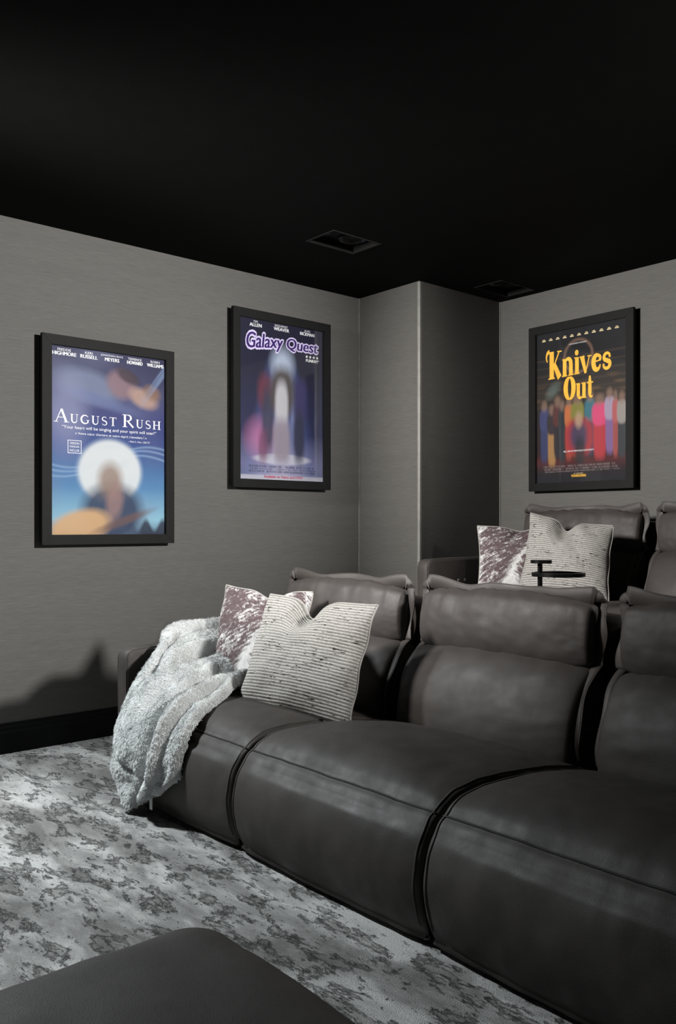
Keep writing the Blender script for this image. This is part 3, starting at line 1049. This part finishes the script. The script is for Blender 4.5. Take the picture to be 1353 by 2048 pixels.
def text(body, u0, u1, t0, t1, mat, parent, name='lettering', layer=1, fn=None, bold=0.0):
    V, Fc = text_mesh(body)
    mn, mx = V.min(0), V.max(0)
    Q = (V - mn) / (mx - mn)
    Q = np.stack([u0 + Q[:, 0] * (u1 - u0), t1 - Q[:, 1] * (t1 - t0)], 1)
    if fn:
        Q = np.array([fn(a, b) for a, b in Q])
    o = put(name, Q, Fc, mat, parent, layer)
    if bold:
        o2 = put(name, Q + np.array([bold, 0]), Fc, mat, parent, layer + 0.15)
    return o

# heavy and serif letters drawn as strokes: each stroke = list of (x, y, width)
def stroke_poly(st, off=0):
    V, Fc = [], []
    P = np.array([s[:2] for s in st], float)
    Wd = np.array([s[2] for s in st], float)
    N = len(P)
    for i in range(N):
        d = P[min(i + 1, N - 1)] - P[max(i - 1, 0)]
        d = d / (np.linalg.norm(d) + 1e-9)
        nrm = np.array([-d[1], d[0]])
        V.append(P[i] + nrm * Wd[i] / 2)
        V.append(P[i] - nrm * Wd[i] / 2)
    for i in range(N - 1):
        a = off + 2 * i
        Fc.append((a, a + 1, a + 3, a + 2))
    return V, Fc

def arc(cx, cy, rx, ry, a0, a1, w0, w1, n=18, wm=None):
    out = []
    for i in range(n):
        f = i / (n - 1)
        a = R(a0 + (a1 - a0) * f)
        w = w0 + (w1 - w0) * f if wm is None else w0 + (wm - w0) * math.sin(math.pi * f) + (w1 - w0) * f
        out.append((cx + rx * math.cos(a), cy + ry * math.sin(a), w))
    return out

K1, K2 = 0.16, 0.06     # thick and thin stems of the serif capitals
def sf(x, y, w=0.30):
    return [(x - w / 2, y, 0.045), (x + w / 2, y, 0.045)]
SERIF = {
    'A': (0.95, [[(0.10, 0, K2), (0.47, 1, K2)], [(0.47, 1, K1), (0.82, 0, K1)], [(0.24, 0.36, 0.05), (0.68, 0.36, 0.05)], sf(0.10, 0.02), sf(0.82, 0.02, 0.36)]),
    'U': (0.92, [[(0.20, 1, K1), (0.20, 0.35, K1)] + arc(0.46, 0.33, 0.26, 0.30, 180, 360, K1, K2), [(0.72, 0.33, K2), (0.72, 1, K2)], sf(0.20, 0.98, 0.34), sf(0.72, 0.98)]),
    'G': (0.98, [arc(0.50, 0.5, 0.40, 0.47, 40, 320, K2, 0.09, 30, 0.17), [(0.80, 0.42, 0.13), (0.80, 0.10, 0.13)], sf(0.80, 0.42, 0.32)]),
    'S': (0.70, [arc(0.36, 0.74, 0.24, 0.23, 30, 235, 0.05, 0.13, 20), arc(0.34, 0.27, 0.25, 0.24, 60, -160, 0.14, 0.05, 20), [(0.24, 0.55, 0.13), (0.46, 0.47, 0.14)]]),
    'T': (0.84, [[(0.42, 1, K1), (0.42, 0, K1)], [(0.05, 0.975, 0.06), (0.79, 0.975, 0.06)], [(0.07, 1, 0.04), (0.07, 0.80, 0.04)], [(0.77, 1, 0.04), (0.77, 0.80, 0.04)], sf(0.42, 0.02, 0.36)]),
    'R': (0.92, [[(0.20, 1, K1), (0.20, 0, K1)], [(0.20, 0.975, 0.05), (0.42, 0.975, 0.05)] + arc(0.42, 0.74, 0.24, 0.235, 90, -90, 0.06, 0.05, 20, 0.15) + [(0.22, 0.505, 0.05)], [(0.40, 0.50, 0.12), (0.84, 0.0, 0.14)], sf(0.20, 0.02, 0.36), sf(0.12, 0.98, 0.2)]),
    'H': (1.0, [[(0.20, 1, K1), (0.20, 0, K1)], [(0.78, 1, K1), (0.78, 0, K1)], [(0.2, 0.52, 0.06), (0.78, 0.52, 0.06)], sf(0.2, 0.02, 0.36), sf(0.2, 0.98, 0.36), sf(0.78, 0.02, 0.36), sf(0.78, 0.98, 0.36)]),
}
HV, TN = 0.27, 0.07     # heavy display letters
HEAVY = {
    'K': (0.98, [[(0.36, 1.0, HV), (0.36, 0, HV)], arc(0.20, 0.80, 0.17, 0.20, 85, 235, 0.16, 0.05, 16), [(0.50, 0.46, TN), (0.84, 1.0, TN)], [(0.50, 0.55, 0.20), (0.86, 0, 0.26)], [(0.16, 0.02, 0.05), (0.56, 0.02, 0.05)], [(0.70, 0.98, 0.05), (0.98, 0.98, 0.05)]]),
    'n': (0.74, [[(0.20, 0.66, 0.22), (0.20, 0, 0.22)], [(0.20, 0.50, 0.06)] + arc(0.40, 0.48, 0.17, 0.17, 150, 10, 0.08, 0.22, 14) + [(0.58, 0.40, 0.22), (0.58, 0, 0.22)], [(0.04, 0.02, 0.05), (0.36, 0.02, 0.05)], [(0.42, 0.02, 0.05), (0.74, 0.02, 0.05)], [(0.06, 0.64, 0.05), (0.22, 0.64, 0.05)]]),
    'i': (0.40, [[(0.22, 0.66, 0.22), (0.22, 0, 0.22)], arc(0.21, 0.84, 0.055, 0.055, 0, 360, 0.11, 0.11, 20), [(0.06, 0.02, 0.05), (0.38, 0.02, 0.05)], [(0.06, 0.64, 0.05), (0.24, 0.64, 0.05)]]),
    'v': (0.70, [[(0.14, 0.66, 0.24), (0.36, -0.02, 0.14)], [(0.34, -0.04, 0.06), (0.58, 0.66, 0.06)], [(0.0, 0.64, 0.05), (0.30, 0.64, 0.05)], [(0.46, 0.64, 0.05), (0.70, 0.64, 0.05)]]),
    'e': (0.62, [arc(0.33, 0.32, 0.20, 0.30, -20, -320, 0.07, 0.08, 30, 0.24), [(0.22, 0.36, 0.06), (0.53, 0.40, 0.06)], arc(0.38, 0.50, 0.15, 0.13, 100, -50, 0.08, 0.14, 10)]),
    's': (0.58, [arc(0.30, 0.48, 0.17, 0.16, 20, 240, 0.10, 0.18, 18), arc(0.28, 0.16, 0.18, 0.17, 60, -190, 0.20, 0.10, 18), [(0.22, 0.36, 0.18), (0.38, 0.28, 0.20)], arc(0.45, 0.50, 0.03, 0.03, 0, 360, 0.07, 0.07, 12), arc(0.11, 0.15, 0.03, 0.03, 0, 360, 0.07, 0.07, 12)]),
    'O': (0.86, [arc(0.42, 0.5, 0.27, 0.46, 90, 270, 0.08, 0.08, 24, 0.30), arc(0.42, 0.5, 0.27, 0.46, 90, -90, 0.08, 0.08, 24, 0.30)]),
    'u': (0.74, [[(0.18, 0.66, 0.22), (0.18, 0.18, 0.22)] + arc(0.32, 0.17, 0.14, 0.15, 180, 320, 0.20, 0.06, 12), [(0.56, 0.66, 0.22), (0.56, 0, 0.22)], [(0.02, 0.64, 0.05), (0.2, 0.64, 0.05)], [(0.40, 0.64, 0.05), (0.58, 0.64, 0.05)], [(0.54, 0.02, 0.05), (0.72, 0.02, 0.05)]]),
    't': (0.52, [[(0.24, 0.92, 0.10), (0.24, 0.62, 0.22), (0.24, 0.16, 0.22)] + arc(0.34, 0.15, 0.10, 0.13, 180, 320, 0.18, 0.05, 10), [(0.04, 0.63, 0.06), (0.46, 0.63, 0.06)]]),
}
def put_word(word, font, u0, u1, base, cap, mat, parent, name='title_letter', layer=1, big=None, bigs=(), gap=0.05, fn=None):
    """Letters laid along u, each a flat piece of its own."""
    x, laid = 0.0, []
    for i, ch in enumerate(word):
        if ch == ' ':
            x += 0.45
            continue
        sc = big if (big and i in bigs) else 1.0
        wd, strokes = font[ch]
        V, Fc, dp = [], [], []
        for st in strokes:
            v, f = stroke_poly([(x + a * sc, b * sc, c * (sc ** 0.9)) for a, b, c in st], len(V))
            V += v
            Fc += f
            dp += [0.00006 * (len(laid) % 2) + 0.00012 * strokes.index(st)] * len(v)
        laid.append((np.array(V), Fc, dp))
        x += wd * sc + gap
    wd = x - gap
    for V, Fc, dp in laid:
        Q = np.stack([u0 + V[:, 0] / wd * (u1 - u0), base - V[:, 1] * cap], 1)
        if fn:
            Q = np.array([fn(a, b) for a, b in Q])
        put(name, Q, Fc, mat, parent, layer, dp)

# --- painted print: soft colour fields on a grid of coloured points
NU, NT = 150, 224
gu, gt = np.meshgrid(np.linspace(0, 1, NU), np.linspace(0, 1, NT))
def vnoise(u, t, s, seed):
    r = np.random.RandomState(seed)
    acc = np.zeros_like(u)
    for k in range(7):
        a = r.uniform(0, 2 * math.pi)
        f = s * r.uniform(0.6, 1.6)
        acc += np.sin((u * math.cos(a) + t * 1.5 * math.sin(a)) * f + r.uniform(0, 6.28))
    return acc / 7 ** 0.5 / 1.4
class Paint:
    def __init__(self, stops):
        ts = [s[0] for s in stops]
        cs = np.array([lin(s[1]) for s in stops])
        self.c = np.stack([np.interp(gt, ts, cs[:, k]) for k in range(3)], -1)
    def mix(self, col, a):
        a = np.clip(a, 0, 1)[..., None]
        self.c = self.c * (1 - a) + np.array(lin(col)) * a
    def blob(self, u, t, ru, rt, col, rot=0, soft=0.25, amt=1.0, p=2):
        d = R(rot)
        x, y = (gu - u), (gt - t) * PH / PW
        xr, yr = x * math.cos(d) + y * math.sin(d), -x * math.sin(d) + y * math.cos(d)
        q = (np.abs(xr / ru) ** p + np.abs(yr / (rt * PH / PW)) ** p) ** (1 / p)
        self.mix(col, np.clip((1 - q) / max(soft, 1e-3) + 0.5, 0, 1) * amt)
    def poly(self, pts, col, amt=1.0, soft=0.012):
        """convex polygon, points clockwise in (u, t)"""
        a = np.ones_like(gu)
        n = len(pts)
        for i in range(n):
            (x0, y0), (x1, y1) = pts[i], pts[(i + 1) % n]
            L = math.hypot(x1 - x0, y1 - y0) + 1e-9
            d = ((x1 - x0) * (gt - y0) - (y1 - y0) * (gu - x0)) / L
            a = np.minimum(a, np.clip(d / soft + 0.5, 0, 1))
        self.mix(col, a * amt)
    def lines(self, t0, t1, u0, u1, rows, col, seed, amt=0.8):
        r = np.random.RandomState(seed)
        for k in range(rows):
            tc = t0 + (t1 - t0) * (k + 0.5) / rows
            h = (t1 - t0) / rows * 0.36
            m = (np.abs(gt - tc) < h) & (gu > u0 + r.uniform(0, 0.05)) & (gu < u1 - r.uniform(0, 0.05))
            tex = (r.uniform(0, 1, NU) > 0.28)[None, :]
            self.mix(col, (m & tex) * amt)
    def mesh(self, parent):
        V = np.stack([(gu - 0.5) * PW, np.zeros_like(gu), (0.5 - gt) * PH], -1).reshape(-1, 3)
        Fc = [(j * NU + i, (j + 1) * NU + i, (j + 1) * NU + i + 1, j * NU + i + 1) for j in range(NT - 1) for i in range(NU - 1)]
        o = mesh_obj('print', V, Fc, M_print, parent, False)
        at = o.data.color_attributes.new('paint', 'FLOAT_COLOR', 'POINT')
        C = np.ones((NU * NT, 4), dtype=np.float32)
        q = self.c.reshape(-1, 3)
        q = q * 0.82 + q.mean(1)[:, None] * 0.18
        C[:, :3] = np.clip(q * 0.74, 0, 0.85)
        at.data.foreach_set('color', C.ravel())
        return o

def poster_frame(label, loc, rz):
    t = thing('framed_poster', label, 'poster', loc, rz, 'black framed film posters')
    ow, oh, fw = 0.765, 1.086, 0.052
    # local: x right, -y towards the room, z up; wall plane at y = 0.052
    boxes('backing_box', [(-ow / 2 + 0.012, ow / 2 - 0.012, 0.012, 0.052, -oh / 2 + 0.012, oh / 2 - 0.012)], M_dark, t)
    def rail(pts):
        V = [(x, y, z) for y in (-0.012, 0.014) for x, z in pts]
        # slight inner bevel: inner edge of the front drops back
        Fc = [(0, 1, 2, 3), (7, 6, 5, 4), (0, 4, 5, 1), (1, 5, 6, 2), (2, 6, 7, 3), (3, 7, 4, 0)]
        o = mesh_obj('frame_rail', V, Fc, M_frame, t, False)
        fix_normals(o)
        bm = bmesh.new()
        bm.from_mesh(o.data)
        bmesh.ops.bevel(bm, geom=list(bm.edges), offset=0.0012, segments=2, affect='EDGES')
        bm.to_mesh(o.data)
        bm.free()
    a, b = ow / 2, oh / 2
    g = 0.0
    rail([(-a, b), (a, b), (a - fw, b - fw), (-a + fw, b - fw)])
    rail([(-a, -b), (-a + fw, -b + fw), (a - fw, -b + fw), (a, -b)])
    rail([(-a, -b), (-a, b), (-a + fw, b - fw), (-a + fw, -b + fw)])
    rail([(a, -b), (a - fw, -b + fw), (a - fw, b - fw), (a, b)])
    boxes('pane', [(-a + fw - 0.004, a - fw + 0.004, 0.002, 0.004, -b + fw - 0.004, b - fw + 0.004)], M_glass, t)
    return t

# poster on the left wall, nearer the camera
t1 = poster_frame('black framed blue poster with white serif title, hanging nearest the camera on left wall', (2.098, YL - 0.052, 1.588), 0)
p = Paint([(0, (52, 54, 96)), (0.18, (70, 74, 118)), (0.36, (58, 66, 138)), (0.52, (44, 84, 160)), (0.74, (70, 140, 196)), (0.92, (140, 200, 226)), (1.0, (90, 130, 160))])
p.mix((130, 140, 180), np.clip(vnoise(gu, gt, 9, 1), 0, 1) * 0.35)
p.mix((40, 40, 84), np.clip((gu - 0.55) * 1.6, 0, 1) * np.clip(1 - gt * 2.2, 0, 1))
p.mix((36, 50, 130), np.clip((gu - 0.6) * 1.8, 0, 1) * np.exp(-((gt - 0.42) / 0.16) ** 2) * 0.8)
p.blob(0.32, 0.20, 0.26, 0.085, (122, 134, 170), 12, 0.6, 0.9)
p.blob(0.60, 0.17, 0.13, 0.075, (150, 118, 130), 25, 0.5, 0.9)
p.blob(0.66, 0.12, 0.11, 0.035, (72, 56, 70), 25, 0.6, 0.9)
p.blob(0.80, 0.235, 0.13, 0.05, (196, 158, 140), 20, 0.6, 0.85)
p.blob(0.88, 0.20, 0.08, 0.04, (150, 112, 84), 30, 0.7, 0.8)
p.blob(0.40, 0.27, 0.30, 0.03, (104, 120, 176), 14, 0.9, 0.7)
p.blob(0.12, 0.36, 0.16, 0.20, (150, 156, 200), 0, 1.0, 0.55)
for k, s in enumerate((0.0, 0.02, 0.045)):                        # sweeping light ribbons
    p.mix((150, 190, 230), np.exp(-((gt - (0.60 + s + 0.05 * np.sin(gu * 5 + 0.6 + k * 0.2) - 0.05 * gu)) / 0.006) ** 2) * 0.55)
    p.mix((140, 170, 220), np.exp(-(((gt - 0.18) + (gu - 0.9) * 0.9 + s) / 0.010) ** 2) * np.clip((gu - 0.75) * 5, 0, 1) * 0.6)
p.blob(0.50, 0.655, 0.295, 0.185, (196, 214, 234), 0, 0.10, 0.35)
p.blob(0.50, 0.655, 0.27, 0.17, (222, 228, 232), 0, 0.12, 0.95)
p.mix((190, 205, 218), np.clip(vnoise(gu, gt, 26, 5), 0, 1) * np.clip(1 - ((gu - 0.5) / 0.25) ** 2 - ((gt - 0.655) / 0.16) ** 2, 0, 1) * 0.8)
p.mix((34, 36, 66), np.clip((gt - 0.93 + 0.03 * np.sin(gu * 40)) * 30, 0, 1) * np.clip((gu - 0.62) * 6, 0, 1) * 0.9)
p.blob(0.52, 0.88, 0.26, 0.15, (40, 58, 96), 0, 0.45, 0.92, 2.2)        # loose colour fields
p.blob(0.50, 0.70, 0.10, 0.09, (156, 126, 108), 0, 0.8, 0.85)
p.blob(0.54, 0.82, 0.07, 0.10, (166, 128, 126), 8, 0.8, 0.75)
p.blob(0.24, 0.96, 0.26, 0.09, (222, 176, 120), -14, 0.4, 0.95)
p.blob(0.62, 0.925, 0.26, 0.022, (120, 88, 84), -20, 0.8, 0.7)
pr = p.mesh(t1)
pr.location = (0, 0.008, 0)
for b1, b2, uc, w1, w2 in (('FREDDIE', 'HIGHMORE', 0.11, 0.11, 0.195), ('KERI', 'RUSSELL', 0.315, 0.065, 0.145), ('JONATHAN RHYS', 'MEYERS', 0.515, 0.195, 0.125), ('TERRENCE', 'HOWARD', 0.72, 0.125, 0.14), ('ROBIN', 'WILLIAMS', 0.91, 0.085, 0.155)):
    text(b1, uc - w1 / 2, uc + w1 / 2, 0.014, 0.027, M_white, pr)
    text(b2, uc - w2 / 2, uc + w2 / 2, 0.031, 0.050, M_white, pr, bold=0.003)
put_word('AUGUST RUSH', SERIF, 0.03, 0.965, 0.403, 0.047, M_white, pr, big=1.48, bigs=(0, 7), gap=0.16)
text('\u201cYour heart will be singing and your spirit will soar!\u201d', 0.09, 0.92, 0.418, 0.440, M_white, pr)
text('\u00ab Votre c\u0153ur chantera et votre esprit s\u2019envolera ! \u00bb', 0.20, 0.83, 0.450, 0.467, M_white, pr)
text('\u2013 Mark S. Allen, CBS-TV', 0.66, 0.86, 0.477, 0.488, M_white, pr)
for k, s in enumerate(('VERSION', 'FRAN\u00c7AISE', 'INCLUSE')):
    text(s, 0.155, 0.235, 0.505 + 0.019 * k, 0.518 + 0.019 * k, M_white, pr)
put('lettering_box', [(0.138, 0.495), (0.252, 0.495), (0.252, 0.565), (0.138, 0.565), (0.143, 0.498), (0.247, 0.498), (0.247, 0.562), (0.143, 0.562)],
    [(0, 1, 5, 4), (1, 2, 6, 5), (2, 3, 7, 6), (3, 0, 4, 7)], M_white, pr)

# poster on the left wall near the column
t2 = poster_frame('black framed dark violet poster with light beam, on left wall next to the column', (3.264, YL - 0.052, 1.920), 0)
p = Paint([(0, (34, 32, 62)), (0.3, (28, 30, 62)), (0.7, (36, 42, 92)), (0.9, (110, 112, 160)), (1.0, (96, 110, 150))])
cone = np.clip(1.0 - np.abs(gu - 0.50 + 0.02 * gt) / (0.10 + 0.42 * gt), 0, 1)
streak = 0.65 + 0.35 * np.sin((gu - 0.5) / (0.12 + 0.42 * gt) * 22)
p.mix((70, 100, 180), np.clip(cone * 1.6, 0, 1) * np.clip((gt - 0.16) * 6, 0, 1) * (0.45 + 0.4 * streak))
p.mix((180, 186, 228), np.clip(cone * 1.4 - 0.45, 0, 1) * np.clip((gt - 0.16) * 6, 0, 1) * streak * 0.75)
p.blob(0.50, 0.26, 0.12, 0.10, (196, 214, 240), 0, 1.0, 0.8)
p.blob(0.27, 0.74, 0.16, 0.11, (200, 110, 170), 0, 1.2, 0.85)
p.mix((190, 182, 212), np.clip((gt - 0.72) * 4, 0, 1) * np.clip(1 - np.abs(gu - 0.48) / 0.45, 0, 1) * 0.8)
p.blob(0.50, 0.865, 0.33, 0.035, (204, 204, 224), 0, 0.25, 0.9)
p.blob(0.30, 0.45, 0.085, 0.11, (116, 44, 66), 0, 0.7, 0.9, 2.5)         # loose upright colour fields
p.blob(0.33, 0.62, 0.07, 0.20, (58, 62, 92), 0, 0.6, 0.9, 2.5)
p.blob(0.27, 0.79, 0.05, 0.10, (126, 66, 108), 0, 0.8, 0.8, 2.5)
p.blob(0.72, 0.47, 0.085, 0.13, (50, 44, 110), 0, 0.6, 0.95, 2.5)
p.blob(0.70, 0.71, 0.07, 0.17, (40, 40, 80), 0, 0.6, 0.95, 2.5)
p.blob(0.50, 0.44, 0.14, 0.16, (86, 76, 72), 0, 0.5, 0.95, 2.5)
p.blob(0.49, 0.52, 0.075, 0.15, (206, 204, 214), 0, 0.5, 0.95, 2.5)
p.blob(0.49, 0.75, 0.10, 0.14, (158, 146, 164), 0, 0.5, 0.92, 3)
p.lines(0.905, 0.955, 0.08, 0.92, 3, (70, 70, 104), 3, 0.6)
p.mix((208, 208, 222), np.clip((gt - 0.965) / 0.01, 0, 1) * 0.75)
pr = p.mesh(t2)
pr.location = (0, 0.008, 0)
for b1, b2, uc, w1, w2 in (('TIM', 'ALLEN', 0.185, 0.05, 0.135), ('SIGOURNEY', 'WEAVER', 0.485, 0.155, 0.18), ('ALAN', 'RICKMAN', 0.80, 0.07, 0.175)):
    text(b1, uc - w1 / 2, uc + w1 / 2, 0.010, 0.023, M_white, pr)
    text(b2, uc - w2 / 2, uc + w2 / 2, 0.027, 0.048, M_white, pr, bold=0.003)
def swoop(u, t):                                  # grows towards the left
    k = 1.0 + 0.65 * max(0, (0.55 - u)) * 1.6
    return u - 0.20 * (t - 0.13), 0.128 + 0.05 * max(0, 0.5 - u) * 2 * 0.5 + (t - 0.13) * k
for k in range(12):
    du, dt = 0.015 * math.cos(k * math.pi / 6) + 0.002, 0.0095 * math.sin(k * math.pi / 6)
    text('Galaxy Quest', 0.08 + du, 0.93 + du, 0.086 + dt, 0.178 + dt, M_halo, pr, 'title_outline', 1 + 0.15 * k, swoop)
for k, du in enumerate((-0.002, 0.002, 0.006)):
    text('Galaxy Quest', 0.08 + du, 0.93 + du, 0.086, 0.178, M_violet, pr, 'title_lettering', 3.2 + 0.2 * k, swoop)
for k in range(4):
    V = []
    for q in range(10):
        rr = 0.018 if q % 2 == 0 else 0.0075
        V.append((0.795 + 0.044 * k + rr * math.sin(q * math.pi / 5), 0.183 - rr * PW / PH * math.cos(q * math.pi / 5)))
    V.append((0.795 + 0.044 * k, 0.183))
    put('star', V, [(q, (q + 1) % 10, 10) for q in range(10)], M_white, pr)
text('FUNNY!\u201d', 0.785, 0.945, 0.198, 0.217, M_white, pr, bold=0.003)
text('Available on Video and DVD!', 0.28, 0.74, 0.970, 0.986, M_red, pr, bold=0.002)

# poster on the back wall
t3 = poster_frame('black framed poster with gold title lettering on the back wall above the sofa', (XB - 0.052, 3.118, 1.914), R(-90))
p = Paint([(0, (24, 26, 34)), (0.25, (26, 24, 28)), (0.42, (52, 42, 34)), (0.52, (40, 34, 34)), (0.80, (44, 22, 30)), (0.86, (92, 28, 30)), (0.93, (34, 26, 36)), (1.0, (20, 26, 36))])
p.mix((104, 78, 50), np.clip(vnoise(gu, gt * 2, 34, 2) - 0.2, 0, 1) * np.exp(-((gt - 0.40) / 0.09) ** 2) * 0.9)
p.mix((74, 58, 44), (np.abs(np.sin(gt * 60)) > 0.93) * ((gt > 0.14) & (gt < 0.5)) * 0.5)
p.mix((14, 14, 20), np.clip(1 - np.abs(gu - 0.5) * 5, 0, 1) * ((gt > 0.1) & (gt < 0.3)) * 0.5)
q = np.sqrt(((gu - 0.48) / 0.155) ** 2 + ((gt - 0.185) / 0.105) ** 2)
p.mix((150, 112, 90), np.exp(-((q - 1) / 0.09) ** 2) * 0.6)
p.blob(0.19, 0.39, 0.09, 0.035, (96, 112, 108), -45, 0.9, 0.7)
p.mix((232, 180, 60), np.zeros_like(gu))
cols = [(0.09, 0.49, 0.055, (60, 66, 120), (50, 60, 110)), (0.18, 0.52, 0.06, (46, 40, 52), (176, 128, 66)), (0.245, 0.47, 0.055, (96, 50, 46), (44, 40, 50)),
        (0.30, 0.50, 0.045, (40, 48, 56), (44, 52, 60)), (0.375, 0.48, 0.05, (206, 110, 34), (170, 62, 36)), (0.47, 0.47, 0.075, (138, 134, 44), (84, 84, 40)),
        (0.61, 0.46, 0.06, (40, 116, 134), (34, 70, 100)), (0.715, 0.49, 0.085, (226, 40, 118), (196, 28, 50)), (0.82, 0.46, 0.055, (168, 150, 180), (134, 96, 160)),
        (0.88, 0.48, 0.035, (190, 84, 88), (172, 76, 72)), (0.945, 0.49, 0.05, (160, 152, 148), (60, 66, 72))]
for (u, tt, wd, c1, c2) in cols:                                     # a row of plain upright colour columns
    p.blob(u, tt + 0.20, wd * 0.80, 0.17, c2, 0, 0.25, 0.95, 4)
    p.blob(u, tt + 0.085, wd, 0.075, c1, 0, 0.25, 0.97, 3)
    p.blob(u, tt - 0.005, wd * 0.6, 0.035, (150, 116, 98), 0, 0.9, 0.7)
p.blob(0.49, 0.71, 0.15, 0.12, (186, 24, 34), 0, 0.35, 0.95, 3)
p.blob(0.485, 0.70, 0.095, 0.09, (48, 60, 98), 0, 0.7, 0.9, 2.5)
p.blob(0.485, 0.60, 0.04, 0.05, (190, 156, 124), 0, 0.9, 0.8)
p.blob(0.50, 0.80, 0.055, 0.09, (38, 46, 54), 0, 0.7, 0.85, 2.5)
p.mix((30, 20, 26), np.clip((gt - 0.79) * 8, 0, 1) * np.clip(vnoise(gu, gt, 22, 8), 0, 1) * 0.5)
p.lines(0.885, 0.935, 0.06, 0.94, 3, (128, 112, 112), 5, 0.6)
r_ = np.random.RandomState(4)
pr = p.mesh(t3)
pr.location = (0, 0.008, 0)
cv, cf = [], []
for k in range(11):                                                  # name line too small to read
    u = 0.085 + 0.081 * k
    for hw, ta_, tb_ in ((0.013, 0.040, 0.045), (0.021, 0.048, 0.055)):
        q = len(cv)
        cv += [(u - hw, ta_), (u + hw, ta_), (u + hw, tb_), (u - hw, tb_)]
        cf.append((q, q + 1, q + 2, q + 3))
put('credit_line', cv, cf, M_cream, pr)['kind'] = 'stuff'
def rise(u, t):                                    # first word tapers towards the right
    return u, 0.215 + (t - 0.215) * (1.08 - 0.34 * max(0, u - 0.15))
put_word('Knives', HEAVY, 0.11, 0.845, 0.305, 0.170, M_gold, pr, gap=-0.02, fn=rise)
put_word('Out', HEAVY, 0.315, 0.655, 0.462, 0.150, M_gold, pr, gap=-0.03)
text('A RIAN JOHNSON WHODUNNIT', 0.375, 0.575, 0.098, 0.108, M_white, pr)
text('HELL, ANY OF THEM COULD HAVE DONE IT.', 0.315, 0.655, 0.792, 0.804, M_white, pr)
text('IN THEATERS', 0.43, 0.535, 0.940, 0.947, M_cream, pr)
text('THANKSGIVING', 0.40, 0.565, 0.950, 0.966, M_gold, pr, bold=0.003)
